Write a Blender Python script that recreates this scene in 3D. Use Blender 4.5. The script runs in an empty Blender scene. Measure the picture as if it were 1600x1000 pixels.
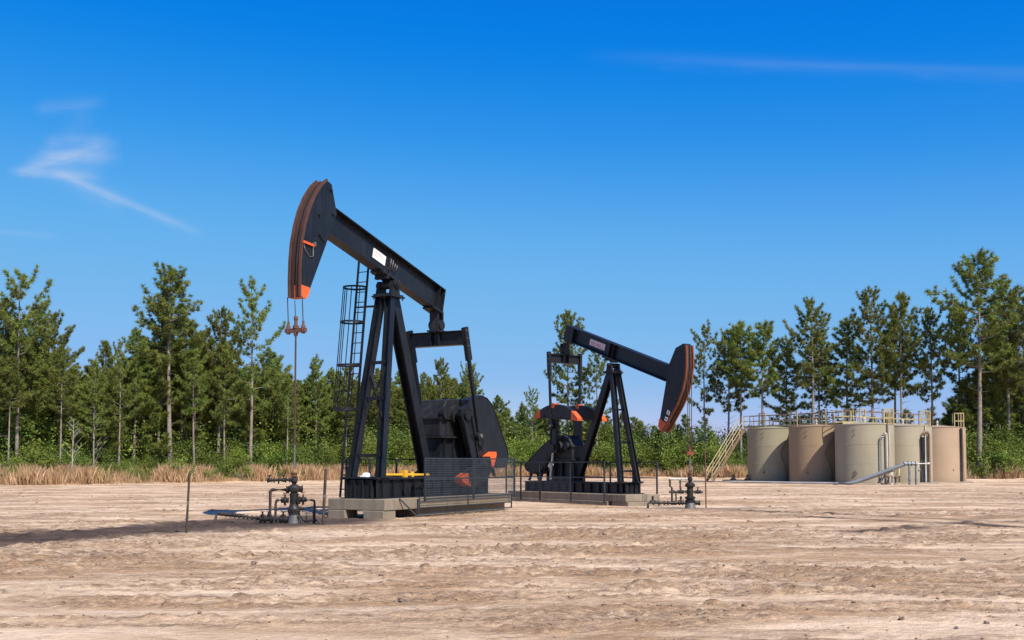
import bpy, bmesh, math, random
import numpy as np
from mathutils import Vector, Matrix, noise as mnoise

scene = bpy.context.scene
C = scene.collection
R = math.radians

# ------------------------------------------------------------------ camera
FPX = 1716.0
cam = bpy.data.cameras.new('camera')
cam.sensor_fit = 'HORIZONTAL'
cam.sensor_width = 36.0
cam.lens = 36.0 * FPX / 1600.0
cam.shift_y = (225 - FPX * math.tan(R(3.0))) / 1600.0
cam.clip_start = 0.1
cam.clip_end = 9000
camo = bpy.data.objects.new('camera', cam)
camo.location = (0, 0, 1.7)
camo.rotation_euler = (R(93.0), 0, 0)
C.objects.link(camo)
scene.camera = camo

# ------------------------------------------------------------------ light
SUN_DIR = Vector((0.55, -0.835, 0)).normalized()          # towards the sun, on the ground plane
SUN_EL = R(47.5)
sun_vec = Vector((SUN_DIR.x * math.cos(SUN_EL), SUN_DIR.y * math.cos(SUN_EL), math.sin(SUN_EL)))
sl = bpy.data.lights.new('sun', 'SUN')
sl.energy = 4.9
sl.angle = R(0.55)
sl.color = (1.0, 0.94, 0.84)
so = bpy.data.objects.new('sun', sl)
so.rotation_euler = sun_vec.to_track_quat('Z', 'Y').to_euler()
so.location = (40, -40, 60)
C.objects.link(so)

world = bpy.data.worlds.new('World')
scene.world = world
world.use_nodes = True
wt = world.node_tree
wt.nodes.clear()


def wn(t, **k):
    n = wt.nodes.new(t)
    for a, b in k.items():
        setattr(n, a, b)
    return n


sky = wn('ShaderNodeTexSky', sky_type='NISHITA')
sky.sun_disc = False
sky.sun_elevation = SUN_EL
sky.sun_rotation = math.atan2(sun_vec.x, sun_vec.y)
sky.air_density = 1.0
sky.dust_density = 0.35
sky.ozone_density = 3.0
sky.altitude = 200
hs = wn('ShaderNodeHueSaturation')
hs.inputs['Hue'].default_value = 0.497
hs.inputs['Saturation'].default_value = 1.22
hs.inputs['Value'].default_value = 1.0
wt.links.new(sky.outputs[0], hs.inputs['Color'])
# a deep polarised blue: one tone curve per channel, with red added to the unseen overhead sky against blue shadows
sc0 = wn('ShaderNodeVectorMath', operation='SCALE')
sc0.inputs['Scale'].default_value = 0.1
wt.links.new(hs.outputs[0], sc0.inputs[0])
cur = wn('ShaderNodeRGBCurve')
for ci, pts_ in enumerate((((0, 0.055), (0.040, 0.040), (0.055, 0.010), (0.062, 0.002), (0.095, 0.018), (0.125, 0.055), (0.171, 0.100), (0.275, 0.152), (0.467, 0.222), (0.70, 0.44), (1, 0.82)),
                           ((0, 0), (0.10, 0.065), (0.178, 0.142), (0.238, 0.205), (0.292, 0.262), (0.366, 0.318), (0.515, 0.357), (0.69, 0.39), (0.85, 0.56), (1, 0.80)),
                           ((0, 0), (0.20, 0.18), (0.29, 0.36), (0.376, 0.550), (0.468, 0.592), (0.533, 0.612), (0.61, 0.620), (0.77, 0.632), (1, 0.82)))):
    cv = cur.mapping.curves[ci]
    cv.points[0].location = pts_[0]
    cv.points[1].location = pts_[-1]
    for p_ in pts_[1:-1]:
        cv.points.new(*p_)
cur.mapping.update()
wt.links.new(sc0.outputs[0], cur.inputs['Color'])
gam = wn('ShaderNodeVectorMath', operation='SCALE')
gam.inputs['Scale'].default_value = 10.0
wt.links.new(cur.outputs[0], gam.inputs[0])


def wmath(op, a, b=None, c=None, clamp=False):
    n = wn('ShaderNodeMath', operation=op)
    n.use_clamp = clamp
    for i, v in enumerate((a, b, c)):
        if v is None:
            continue
        if isinstance(v, (int, float)):
            n.inputs[i].default_value = v
        else:
            wt.links.new(v, n.inputs[i])
    return n.outputs[0]


# direction -> gnomonic coordinates about the view's northern direction (a real direction in the sky)
tc = wn('ShaderNodeTexCoord')
sep = wn('ShaderNodeSeparateXYZ')
wt.links.new(tc.outputs['Generated'], sep.inputs[0])
ymax = wmath('MAXIMUM', sep.outputs[1], 0.02)
gx = wmath('DIVIDE', sep.outputs[0], ymax)
gz = wmath('DIVIDE', sep.outputs[2], ymax)
front = wmath('GREATER_THAN', sep.outputs[1], 0.1)


def cloud_streak(x0, z0, x1, z1, w, amp, nscale, seed, fray=0.5):
    """a soft wisp lying along the line from (x0,z0) to (x1,z1) in sky tangent coordinates"""
    L = math.hypot(x1 - x0, z1 - z0)
    ux, uz = (x1 - x0) / L, (z1 - z0) / L
    dx = wmath('SUBTRACT', gx, x0)
    dz = wmath('SUBTRACT', gz, z0)
    s = wmath('DIVIDE', wmath('ADD', wmath('MULTIPLY', dx, ux), wmath('MULTIPLY', dz, uz)), L)
    d = wmath('ADD', wmath('MULTIPLY', dx, -uz), wmath('MULTIPLY', dz, ux))
    cb = wn('ShaderNodeCombineXYZ')
    wt.links.new(wmath('MULTIPLY', s, nscale * L * 3.0), cb.inputs[0])
    wt.links.new(wmath('MULTIPLY', d, nscale * 22.0), cb.inputs[1])
    cb.inputs[2].default_value = seed
    nz = wn('ShaderNodeTexNoise')
    nz.inputs['Scale'].default_value = 1.0
    nz.inputs['Detail'].default_value = 6.0
    nz.inputs['Roughness'].default_value = 0.6
    nz.inputs['Distortion'].default_value = 0.5
    wt.links.new(cb.outputs[0], nz.inputs['Vector'])
    dd = wmath('DIVIDE', wmath('ADD', d, wmath('MULTIPLY', wmath('SUBTRACT', nz.outputs[0], 0.5), w * 1.4)), w)
    g = wmath('EXPONENT', wmath('MULTIPLY', wmath('MULTIPLY', dd, dd), -1.0))
    e0 = wmath('MULTIPLY', wmath('ADD', s, 0.12), 5.0, clamp=True)
    e1 = wmath('MULTIPLY', wmath('SUBTRACT', 1.05, s), 3.5, clamp=True)
    n2 = wmath('ADD', 1.0 - fray, wmath('MULTIPLY', nz.outputs[0], fray * 2.0))
    v = wmath('MULTIPLY', wmath('MULTIPLY', g, wmath('MULTIPLY', e0, e1)), wmath('MULTIPLY', n2, amp))
    return v


def sk(px, py):                        # tangent coordinates of a spot in the sky
    return ((px - 800) / FPX, (725 - py) / FPX)


streaks = []
for (a, b, w, amp, ns, seed, fr) in [
    ((15, 262), (150, 272), 0.0035, 0.26, 14, 1.0, 0.7), ((30, 258), (175, 215), 0.0050, 0.24, 14, 2.3, 0.8),
    ((60, 235), (180, 240), 0.0048, 0.22, 16, 3.1, 0.8), ((65, 215), (165, 210), 0.0050, 0.16, 16, 4.7, 0.8),
    ((50, 162), (155, 150), 0.0055, 0.10, 14, 5.9, 0.8), ((95, 208), (130, 165), 0.0080, 0.05, 14, 6.3, 0.9),
    ((95, 272), (308, 362), 0.0032, 0.27, 9, 7.7, 0.45), ((80, 262), (190, 320), 0.0080, 0.12, 12, 8.8, 0.9),
    ((-40, 356), (90, 368), 0.0025, 0.10, 10, 9.4, 0.6), ((40, 250), (160, 250), 0.0110, 0.12, 12, 10.4, 0.9),
    ((1000, 80), (1800, 118), 0.0060, 0.045, 5, 11.4, 0.8), ((1150, 88), (1800, 104), 0.0030, 0.03, 5, 12.4, 0.8)]:
    A = sk(*a)
    B = sk(*b)
    streaks.append(cloud_streak(A[0], A[1], B[0], B[1], w * 1.15, amp * 0.85, ns, seed, fr))
acc = streaks[0]
for s_ in streaks[1:]:
    acc = wmath('ADD', acc, s_)
acc = wmath('MULTIPLY', wmath('MINIMUM', acc, 0.6), front)
mixc = wn('ShaderNodeMix', data_type='RGBA')
wt.links.new(acc, mixc.inputs[0])
wt.links.new(gam.outputs[0], mixc.inputs[6])
mixc.inputs[7].default_value = (4.6, 5.1, 6.2, 1)
bg = wn('ShaderNodeBackground')
bg.inputs['Strength'].default_value = 0.10
wt.links.new(mixc.outputs[2], bg.inputs['Color'])
wo = wn('ShaderNodeOutputWorld')
wt.links.new(bg.outputs[0], wo.inputs[0])

scene.view_settings.view_transform = 'Standard'
scene.view_settings.look = 'None'
scene.view_settings.gamma = 1.0
scene.view_settings.use_curve_mapping = False
scene.view_settings.exposure = 0.45
scene.render.engine = 'CYCLES'
scene.render.resolution_x = 1024
scene.render.resolution_y = 640


# ------------------------------------------------------------------ materials
class NT:
    def __init__(s, name):
        s.m = bpy.data.materials.new(name)
        s.m.use_nodes = True
        s.t = s.m.node_tree
        s.b = s.t.nodes['Principled BSDF']

    def n(s, t, **k):
        x = s.t.nodes.new(t)
        for a, b in k.items():
            setattr(x, a, b)
        return x

    def set(s, inp, v):
        if isinstance(v, (int, float)):
            inp.default_value = v
        elif isinstance(v, tuple):
            inp.default_value = v if len(v) == 4 or inp.type != 'RGBA' else v + (1,)
        else:
            s.t.links.new(v, inp)

    def math(s, op, a, b=None, clamp=False):
        n = s.n('ShaderNodeMath', operation=op)
        n.use_clamp = clamp
        s.set(n.inputs[0], a)
        if b is not None:
            s.set(n.inputs[1], b)
        return n.outputs[0]

    def coord(s, scale=(1, 1, 1), obj=False, rot=(0, 0, 0)):
        if obj:
            g = s.n('ShaderNodeTexCoord').outputs['Object']
        else:
            g = s.n('ShaderNodeNewGeometry').outputs['Position']
        mp = s.n('ShaderNodeMapping')
        mp.inputs['Scale'].default_value = scale
        mp.inputs['Rotation'].default_value = rot
        s.t.links.new(g, mp.inputs[0])
        return mp.outputs[0]

    def noise(s, vec, scale, detail=5, rough=0.55, dist=0.0):
        n = s.n('ShaderNodeTexNoise')
        s.t.links.new(vec, n.inputs['Vector'])
        n.inputs['Scale'].default_value = scale
        n.inputs['Detail'].default_value = detail
        n.inputs['Roughness'].default_value = rough
        n.inputs['Distortion'].default_value = dist
        return n.outputs[0]

    def ramp(s, fac, stops, interp='LINEAR'):
        r = s.n('ShaderNodeValToRGB')
        r.color_ramp.interpolation = interp
        e = r.color_ramp.elements
        while len(e) > 1:
            e.remove(e[0])
        e[0].position = stops[0][0]
        e[0].color = tuple(stops[0][1]) + (1,)
        for p, c in stops[1:]:
            q = e.new(p)
            q.color = tuple(c) + (1,)
        s.set(r.inputs[0], fac)
        return r.outputs[0]

    def mix(s, fac, a, b, mode='MIX'):
        x = s.n('ShaderNodeMix', data_type='RGBA', blend_type=mode)
        s.set(x.inputs[0], fac)
        s.set(x.inputs[6], a)
        s.set(x.inputs[7], b)
        return x.outputs[2]

    def step(s, v, lo, hi):
        x = s.n('ShaderNodeMapRange')
        x.inputs['From Min'].default_value = lo
        x.inputs['From Max'].default_value = hi
        s.set(x.inputs[0], v)
        return x.outputs[0]

    def bump(s, h, strength=0.3, dist=0.02):
        b = s.n('ShaderNodeBump')
        b.inputs['Strength'].default_value = strength
        b.inputs['Distance'].default_value = dist
        s.t.links.new(h, b.inputs['Height'])
        s.t.links.new(b.outputs[0], s.b.inputs['Normal'])

    def out(s, col, rough=0.6, metal=0.0, spec=0.5):
        s.set(s.b.inputs['Base Color'], col)
        s.set(s.b.inputs['Roughness'], rough)
        s.set(s.b.inputs['Metallic'], metal)
        s.set(s.b.inputs['Specular IOR Level'], spec)
        return s.m


def painted(name, base, wear=(0.16, 0.07, 0.035), amount=0.35, rough=0.42, spec=0.32, dust=(0.36, 0.28, 0.21), dustamt=0.25, streak=True):
    t = NT(name)
    c = t.coord((1, 1, 1))
    v = t.coord((3.0, 3.0, 0.35)) if streak else c
    n1 = t.noise(c, 1.3, 6, 0.65)
    n2 = t.noise(v, 2.0, 6, 0.7)
    n3 = t.noise(c, 11.0, 5, 0.7)
    b2 = tuple(min(1, x * 1.5 + 0.004) for x in base)
    col = t.mix(t.step(n1, 0.35, 0.7), base, b2)
    w = t.math('MULTIPLY', t.step(n2, 0.62 - amount * 0.12, 0.74), t.step(n3, 0.4, 0.62), clamp=True)
    col = t.mix(t.math('MULTIPLY', w, amount), col, wear)
    d = t.math('MULTIPLY', t.step(t.noise(v, 3.3, 5, 0.6), 0.45, 0.8), dustamt)
    col = t.mix(d, col, dust)
    rg = t.math('ADD', t.math('MULTIPLY', n3, 0.25), rough - 0.1)
    t.bump(n3, 0.12, 0.01)
    return t.out(col, rg, 0.0, spec)


def plain(name, col, rough=0.6, metal=0.0, var=0.2, scale=3.0):
    t = NT(name)
    c = t.coord()
    n = t.noise(c, scale, 6, 0.65)
    a = tuple(x * (1 - var) for x in col)
    b = tuple(min(1, x * (1 + var)) for x in col)
    return t.out(t.mix(t.step(n, 0.3, 0.7), a, b), rough, metal)


M = {}
M['black'] = painted('black_paint', (0.0050, 0.0066, 0.0095), amount=0.22, rough=0.42, dustamt=0.030)
M['black2'] = painted('black_steel', (0.006, 0.0068, 0.009), amount=0.25, rough=0.45, dustamt=0.04)
M['dusty'] = painted('dusty_black', (0.0065, 0.0075, 0.0095), amount=0.30, rough=0.5, dustamt=0.075)
M['orange'] = painted('orange_paint', (0.50, 0.078, 0.014), wear=(0.25, 0.06, 0.02), amount=0.4, rough=0.5, dustamt=0.12)
M['yellow'] = painted('yellow_paint', (0.50, 0.27, 0.02), amount=0.4, rough=0.5, dustamt=0.15)
M['rust'] = painted('rusty_face', (0.062, 0.026, 0.017), wear=(0.05, 0.022, 0.014), amount=0.8, rough=0.6, dustamt=0.1)
M['darkrust'] = painted('dark_rusty_face', (0.040, 0.019, 0.013), wear=(0.02, 0.012, 0.010), amount=0.8, rough=0.6, dustamt=0.05)
M['rustorange'] = painted('rusty_orange', (0.15, 0.040, 0.017), wear=(0.06, 0.025, 0.014), amount=0.9, rough=0.6, dustamt=0.1)
M['stake'] = painted('brown_stake', (0.040, 0.026, 0.020), wear=(0.16, 0.10, 0.07), amount=0.6, rough=0.6, dustamt=0.15, streak=False)
M['rusty_iron'] = painted('rusty_iron', (0.10, 0.045, 0.028), wear=(0.22, 0.09, 0.04), amount=0.7, rough=0.6, dustamt=0.1, streak=False)
M['well'] = painted('oily_iron', (0.012, 0.0105, 0.010), wear=(0.06, 0.038, 0.026), amount=0.5, rough=0.4, dustamt=0.12, streak=False)
M['pipe'] = painted('dusty_pipe', (0.024, 0.019, 0.017), wear=(0.09, 0.05, 0.035), amount=0.5, rough=0.5, dustamt=0.18, streak=False)
M['greypipe'] = plain('grey_pipe', (0.17, 0.19, 0.21), 0.4, 0.1)
M['palepipe'] = plain('pale_pipe', (0.50, 0.47, 0.42), 0.45, 0.1)
M['steel'] = plain('worn_steel', (0.16, 0.145, 0.135), 0.45, 0.35)
M['cable'] = plain('wire_rope', (0.10, 0.055, 0.04), 0.5, 0.5)
M['white'] = plain('white_plate', (0.80, 0.79, 0.77), 0.5, 0, 0.06)
M['pinkwhite'] = plain('pinkish_plate', (0.62, 0.52, 0.50), 0.5, 0, 0.1, 12)
M['redtext'] = plain('red_print', (0.42, 0.035, 0.04), 0.5, 0, 0.1)
M['cream'] = painted('cream_railing', (0.33, 0.262, 0.13), wear=(0.2, 0.09, 0.04), amount=0.4, dustamt=0.15)
M['rail_rust'] = painted('rusty_railing', (0.15, 0.10, 0.068), wear=(0.13, 0.06, 0.04), amount=0.7, dustamt=0.2)
M['fence'] = plain('fence_steel', (0.030, 0.036, 0.044), 0.5, 0.2)
M['wire'] = plain('mesh_wire', (0.075, 0.09, 0.11), 0.45, 0.3)
M['bark'] = plain('pine_bark', (0.215, 0.178, 0.152), 0.95, 0, 0.45, 2.2)
M['bark_pale'] = plain('pale_bark', (0.36, 0.33, 0.29), 0.9, 0, 0.3, 3)
M['rock'] = plain('dark_clod', (0.17, 0.13, 0.105), 0.95, 0, 0.4, 9)


def concrete_mat():
    t = NT('old_concrete')
    c = t.coord()
    v = t.coord((2.2, 2.2, 0.35))
    n1 = t.noise(c, 1.1, 6, 0.6)
    n2 = t.noise(v, 2.4, 6, 0.7)
    n3 = t.noise(c, 26, 6, 0.75)
    col = t.mix(t.step(n1, 0.3, 0.7), (0.190, 0.148, 0.105), (0.305, 0.248, 0.182))
    col = t.mix(t.math('MULTIPLY', t.step(n2, 0.5, 0.72), 0.7), col, (0.14, 0.11, 0.085))
    col = t.mix(t.math('MULTIPLY', t.step(n3, 0.35, 0.75), 0.35), col, (0.20, 0.17, 0.14))
    t.bump(n3, 0.5, 0.012)
    return t.out(col, 0.92, 0, 0.2)


M['concrete'] = concrete_mat()


def tank_mat(name, base):
    t = NT(name)
    c = t.coord((1, 1, 1), obj=True)
    v = t.coord((2.4, 2.4, 0.12), obj=True)
    n1 = t.noise(c, 0.5, 6, 0.6)
    n2 = t.noise(v, 2.0, 6, 0.7)
    n3 = t.noise(c, 9.0, 5, 0.7)
    a = tuple(x * 0.93 for x in base)
    b = tuple(x * 1.07 for x in base)
    col = t.mix(t.step(n1, 0.3, 0.7), a, b)
    col = t.mix(t.math('MULTIPLY', t.step(n2, 0.54, 0.76), 0.22), col, (0.15, 0.10, 0.07))
    sp = t.n('ShaderNodeSeparateXYZ')
    t.t.links.new(c, sp.inputs[0])
    low = t.math('MULTIPLY', t.step(t.math('ADD', sp.outputs[2], t.math('MULTIPLY', n3, 0.7)), 1.1, 0.25), 0.4, clamp=True)
    col = t.mix(low, col, (0.30, 0.21, 0.15))
    sp1 = t.math('MULTIPLY', t.step(n3, 0.66, 0.72), 0.35)
    col = t.mix(sp1, col, (0.14, 0.08, 0.05))
    t.bump(n1, 0.15, 0.05)
    return t.out(col, 0.55, 0, 0.35)


M['tank_olive'] = tank_mat('olive_grey_paint', (0.275, 0.245, 0.158))
M['tank_brown'] = tank_mat('tan_brown_paint', (0.29, 0.205, 0.122))
M['tank_beige'] = tank_mat('beige_paint', (0.31, 0.272, 0.188))
M['tank_beige2'] = tank_mat('pale_beige_paint', (0.335, 0.29, 0.208))
M['tank_pink'] = tank_mat('pinkish_tan_paint', (0.38, 0.27, 0.185))


def ground_mat():
    t = NT('sandy_ground')
    c = t.coord()
    s1 = t.coord((0.42, 1.0, 1.0), rot=(0, 0, R(-9)))
    s2 = t.coord((0.34, 1.0, 1.0), rot=(0, 0, R(14)))
    big = t.noise(s1, 0.30, 6, 0.6, 0.6)
    mid = t.noise(s2, 1.25, 7, 0.65, 0.5)
    fine = t.noise(t.coord((0.5, 1.0, 1.0), rot=(0, 0, R(3))), 7.5, 8, 0.72)
    grain = t.noise(c, 60, 4, 0.7)
    pale = (0.900, 0.665, 0.462)
    tan = (0.495, 0.312, 0.178)
    brown = (0.295, 0.188, 0.118)
    orange = (0.56, 0.33, 0.175)
    grey = (0.60, 0.445, 0.315)
    col = t.mix(t.step(big, 0.42, 0.56), tan, pale)
    col = t.mix(t.math('MULTIPLY', t.step(mid, 0.50, 0.62), 0.8), col, pale)
    col = t.mix(t.math('MULTIPLY', t.step(t.noise(s2, 0.55, 6, 0.65, 0.8), 0.54, 0.64), 0.45), col, (0.315, 0.195, 0.115))
    col = t.mix(t.math('MULTIPLY', t.step(t.noise(s2, 0.8, 5, 0.6), 0.56, 0.7), 0.5), col, orange)
    col = t.mix(t.math('MULTIPLY', t.step(t.noise(s1, 0.45, 5, 0.6), 0.55, 0.72), 0.55), col, grey)
    at = t.n('ShaderNodeAttribute')
    at.attribute_name = 'soil'
    sp = t.n('ShaderNodeSeparateColor')
    t.t.links.new(at.outputs['Color'], sp.inputs[0])
    rough_, stain, verge = sp.outputs[0], sp.outputs[1], sp.outputs[2]
    col = t.mix(t.math('MULTIPLY', rough_, t.step(fine, 0.30, 0.62), clamp=True), col, brown)
    col = t.mix(t.math('MULTIPLY', t.step(fine, 0.5, 0.74), 0.42), col, (0.255, 0.170, 0.118))
    col = t.mix(t.math('MULTIPLY', t.step(grain, 0.45, 0.8), 0.25), col, (0.20, 0.13, 0.09))
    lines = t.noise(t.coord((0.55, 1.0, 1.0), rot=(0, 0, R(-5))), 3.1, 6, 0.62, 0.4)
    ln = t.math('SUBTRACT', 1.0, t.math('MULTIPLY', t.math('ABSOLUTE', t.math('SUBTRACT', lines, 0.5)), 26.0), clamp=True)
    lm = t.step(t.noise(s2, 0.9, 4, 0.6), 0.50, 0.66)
    col = t.mix(t.math('MULTIPLY', t.math('MULTIPLY', ln, lm), 0.62), col, (0.150, 0.092, 0.058))  # shade under soil overhangs painted in as thin dark lines
    dab = t.noise(t.coord((0.8, 1.0, 1.0)), 9.0, 4, 0.6)
    col = t.mix(t.math('MULTIPLY', t.step(dab, 0.66, 0.74), 0.55), col, (0.20, 0.13, 0.085))
    oil = t.mix(t.step(mid, 0.35, 0.65), (0.060, 0.043, 0.036), (0.125, 0.088, 0.070))
    col = t.mix(t.math('MULTIPLY', stain, 0.92), col, oil)
    gcol = t.mix(t.step(mid, 0.4, 0.62), (0.10, 0.085, 0.040), (0.20, 0.145, 0.085))
    col = t.mix(verge, col, gcol)
    h = t.math('ADD', t.math('MULTIPLY', fine, 1.0), t.math('MULTIPLY', grain, 0.25))
    hf = t.noise(t.coord((0.75, 1.0, 1.0)), 13.0, 5, 0.68)
    hm = t.noise(t.coord((0.6, 1.0, 1.0), rot=(0, 0, R(7))), 3.6, 6, 0.68)
    col = t.mix(t.math('MULTIPLY', t.step(hm, 0.50, 0.60), t.math('ADD', 0.12, t.math('MULTIPLY', rough_, 0.45))), col, (0.300, 0.188, 0.112))
    col = t.mix(t.math('MULTIPLY', t.step(hf, 0.54, 0.66), t.math('ADD', 0.14, t.math('MULTIPLY', rough_, 0.55))), col, (0.225, 0.145, 0.095))
    col = t.mix(t.math('MULTIPLY', t.step(hf, 0.46, 0.36), 0.35), col, (0.820, 0.640, 0.460))
    col = t.mix(t.math('MULTIPLY', stain, 0.95), col, oil)
    col = t.mix(verge, col, gcol)
    h = t.math('ADD', t.math('ADD', h, t.math('MULTIPLY', hf, 1.3)), t.math('MULTIPLY', hm, 1.6))
    t.bump(h, 0.85, 0.07)
    return t.out(col, 0.97, 0, 0.12)


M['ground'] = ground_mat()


def leaf_mat(name, dark, mid, light, trans=0.25, tint=(0.16, 0.13, 0.03)):
    t = NT(name)
    at = t.n('ShaderNodeAttribute')
    at.attribute_name = 'tone'
    sp = t.n('ShaderNodeSeparateColor')
    t.t.links.new(at.outputs['Color'], sp.inputs[0])
    oi = t.n('ShaderNodeObjectInfo')
    col = t.ramp(sp.outputs[0], [(0.0, dark), (0.5, mid), (1.0, light)])
    col = t.mix(t.math('MULTIPLY', t.step(sp.outputs[1], 0.82, 0.95), 0.55), col, tint)
    hsv = t.n('ShaderNodeHueSaturation')
    t.set(hsv.inputs['Hue'], t.math('ADD', t.math('MULTIPLY', oi.outputs['Random'], 0.032), 0.478))
    t.set(hsv.inputs['Value'], t.math('ADD', t.math('MULTIPLY', oi.outputs['Random'], 0.5), 0.95))
    t.set(hsv.inputs['Color'], col)
    t.out(hsv.outputs[0], 0.55, 0, 0.3)
    tr = t.n('ShaderNodeBsdfTranslucent')
    t.t.links.new(hsv.outputs[0], tr.inputs[0])
    mx = t.n('ShaderNodeMixShader')
    mx.inputs[0].default_value = trans
    t.t.links.new(t.b.outputs[0], mx.inputs[1])
    t.t.links.new(tr.outputs[0], mx.inputs[2])
    t.t.links.new(mx.outputs[0], t.t.nodes['Material Output'].inputs[0])
    return t.m


M['needles'] = leaf_mat('pine_needles', (0.046, 0.074, 0.018), (0.135, 0.178, 0.034), (0.265, 0.290, 0.058), 0.32)
M['leaves'] = leaf_mat('shrub_leaves', (0.045, 0.080, 0.015), (0.120, 0.175, 0.028), (0.245, 0.300, 0.050), 0.35, (0.20, 0.20, 0.05))
M['leaves_dark'] = leaf_mat('thicket_leaves', (0.032, 0.062, 0.014), (0.088, 0.142, 0.025), (0.195, 0.255, 0.045), 0.30)
M['drygrass'] = leaf_mat('dry_grass', (0.33, 0.22, 0.115), (0.56, 0.395, 0.215), (0.76, 0.58, 0.35), 0.50, (0.16, 0.20, 0.045))


# ------------------------------------------------------------------ mesh builder
class MB:
    def __init__(s):
        s.v = []
        s.f = []
        s.sm = []

    def add(s, vs, fs, smooth=False):
        k = len(s.v)
        s.v.extend([tuple(p) for p in vs])
        s.f.extend([tuple(i + k for i in q) for q in fs])
        s.sm.extend([smooth] * len(fs))
        return s

    def box(s, x0, x1, y0, y1, z0, z1):
        vs = [(x0, y0, z0), (x1, y0, z0), (x1, y1, z0), (x0, y1, z0), (x0, y0, z1), (x1, y0, z1), (x1, y1, z1), (x0, y1, z1)]
        fs = [(3, 2, 1, 0), (4, 5, 6, 7), (0, 1, 5, 4), (1, 2, 6, 5), (2, 3, 7, 6), (3, 0, 4, 7)]
        return s.add(vs, fs)

    def frame(s, a, b, up=(0, 0, 1)):
        a = Vector(a)
        b = Vector(b)
        d = (b - a)
        L = d.length
        d.normalize()
        u = Vector(up)
        if abs(d.dot(u)) > 0.97:
            u = Vector((1, 0, 0))
        r = d.cross(u).normalized()
        u = r.cross(d).normalized()
        return a, b, d, r, u, L

    def bar(s, a, b, w, h, up=(0, 0, 1), off=(0, 0)):
        """rectangular bar from a to b; w across (r), h along up"""
        a, b, d, r, u, L = s.frame(a, b, up)
        o = r * off[0] + u * off[1]
        vs = []
        for p in (a, b):
            for (i, j) in ((-1, -1), (1, -1), (1, 1), (-1, 1)):
                vs.append(p + o + r * (i * w / 2) + u * (j * h / 2))
        return s.add(vs, [(0, 3, 2, 1), (4, 5, 6, 7), (0, 1, 5, 4), (1, 2, 6, 5), (2, 3, 7, 6), (3, 0, 4, 7)])

    def ibeam(s, a, b, w, h, tf=0.03, tw=0.025, up=(0, 0, 1)):
        s.bar(a, b, w, tf, up, (0, h / 2 - tf / 2))
        s.bar(a, b, w, tf, up, (0, -h / 2 + tf / 2))
        s.bar(a, b, tw, h - 2 * tf, up)
        return s

    def tube(s, a, b, r0, r1=None, n=10, caps=True):
        r1 = r0 if r1 is None else r1
        a, b, d, r, u, L = s.frame(a, b)
        vs = []
        for p, rr in ((a, r0), (b, r1)):
            for i in range(n):
                t = 2 * math.pi * i / n
                vs.append(p + r * (rr * math.cos(t)) + u * (rr * math.sin(t)))
        fs = [(i, (i + 1) % n, n + (i + 1) % n, n + i) for i in range(n)]
        s.add(vs, fs, True)
        if caps:
            s.add(vs[:n], [tuple(range(n))[::-1]])
            s.add(vs[n:], [tuple(range(n))])
        return s

    def path(s, pts, r, n=8):
        pts = [Vector(p) for p in pts]
        rings = []
        for i, p in enumerate(pts):
            d = (pts[min(i + 1, len(pts) - 1)] - pts[max(i - 1, 0)]).normalized()
            up = Vector((0, 0, 1)) if abs(d.z) < 0.9 else Vector((0, 1, 0))
            rr = d.cross(up).normalized()
            uu = rr.cross(d).normalized()
            if rings:
                # keep the ring's phase close to the previous one
                pr = rings[-1][1]
                rr = (pr - d * pr.dot(d)).normalized()
                uu = d.cross(rr).normalized()
            rings.append((p, rr, uu))
        vs = []
        for p, rr, uu in rings:
            for k in range(n):
                t = 2 * math.pi * k / n
                vs.append(p + rr * (r * math.cos(t)) + uu * (r * math.sin(t)))
        fs = []
        for i in range(len(pts) - 1):
            for k in range(n):
                fs.append((i * n + k, i * n + (k + 1) % n, (i + 1) * n + (k + 1) % n, (i + 1) * n + k))
        s.add(vs, fs, True)
        s.add(vs[:n], [tuple(range(n))])
        s.add(vs[-n:], [tuple(range(n))])
        return s

    def lathe(s, prof, c=(0, 0, 0), n=20, axis='z', smooth=True):
        """prof = [(r, t)], turned round axis through c; every band keeps its own vertices (crisp steps)"""
        def P(r, t, a):
            x, y = r * math.cos(a), r * math.sin(a)
            if axis == 'z':
                return (c[0] + x, c[1] + y, c[2] + t)
            if axis == 'y':
                return (c[0] + x, c[1] + t, c[2] + y)
            return (c[0] + t, c[1] + x, c[2] + y)
        for (r0, t0), (r1, t1) in zip(prof[:-1], prof[1:]):
            vs = [P(r0, t0, 2 * math.pi * i / n) for i in range(n)] + [P(r1, t1, 2 * math.pi * i / n) for i in range(n)]
            s.add(vs, [(i, (i + 1) % n, n + (i + 1) % n, n + i) for i in range(n)], smooth)
        return s

    def prism(s, poly, y0, y1):
        """polygon in the x-z plane, pushed from y0 to y1"""
        n = len(poly)
        vs = [(p[0], y0, p[1]) for p in poly] + [(p[0], y1, p[1]) for p in poly]
        s.add(vs, [tuple(range(n)), tuple(range(n, 2 * n))[::-1]] + [((i + 1) % n, i, n + i, n + (i + 1) % n) for i in range(n)])
        return s

    def ring(s, c, r, w, h, a0=0, a1=2 * math.pi, n=20):
        """flat band ring in the x-y plane at c: h tall, w thick"""
        full = abs(a1 - a0 - 2 * math.pi) < 1e-4
        m = n if full else n + 1
        vs = []
        for i in range(m):
            t = a0 + (a1 - a0) * i / n
            for rr, zz in ((r - w, -h / 2), (r, -h / 2), (r, h / 2), (r - w, h / 2)):
                vs.append((c[0] + rr * math.cos(t), c[1] + rr * math.sin(t), c[2] + zz))
        fs = []
        for i in range(n):
            j = (i + 1) % m
            for k in range(4):
                fs.append((4 * i + k, 4 * i + (k + 1) % 4, 4 * j + (k + 1) % 4, 4 * j + k))
        return s.add(vs, fs)

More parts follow.
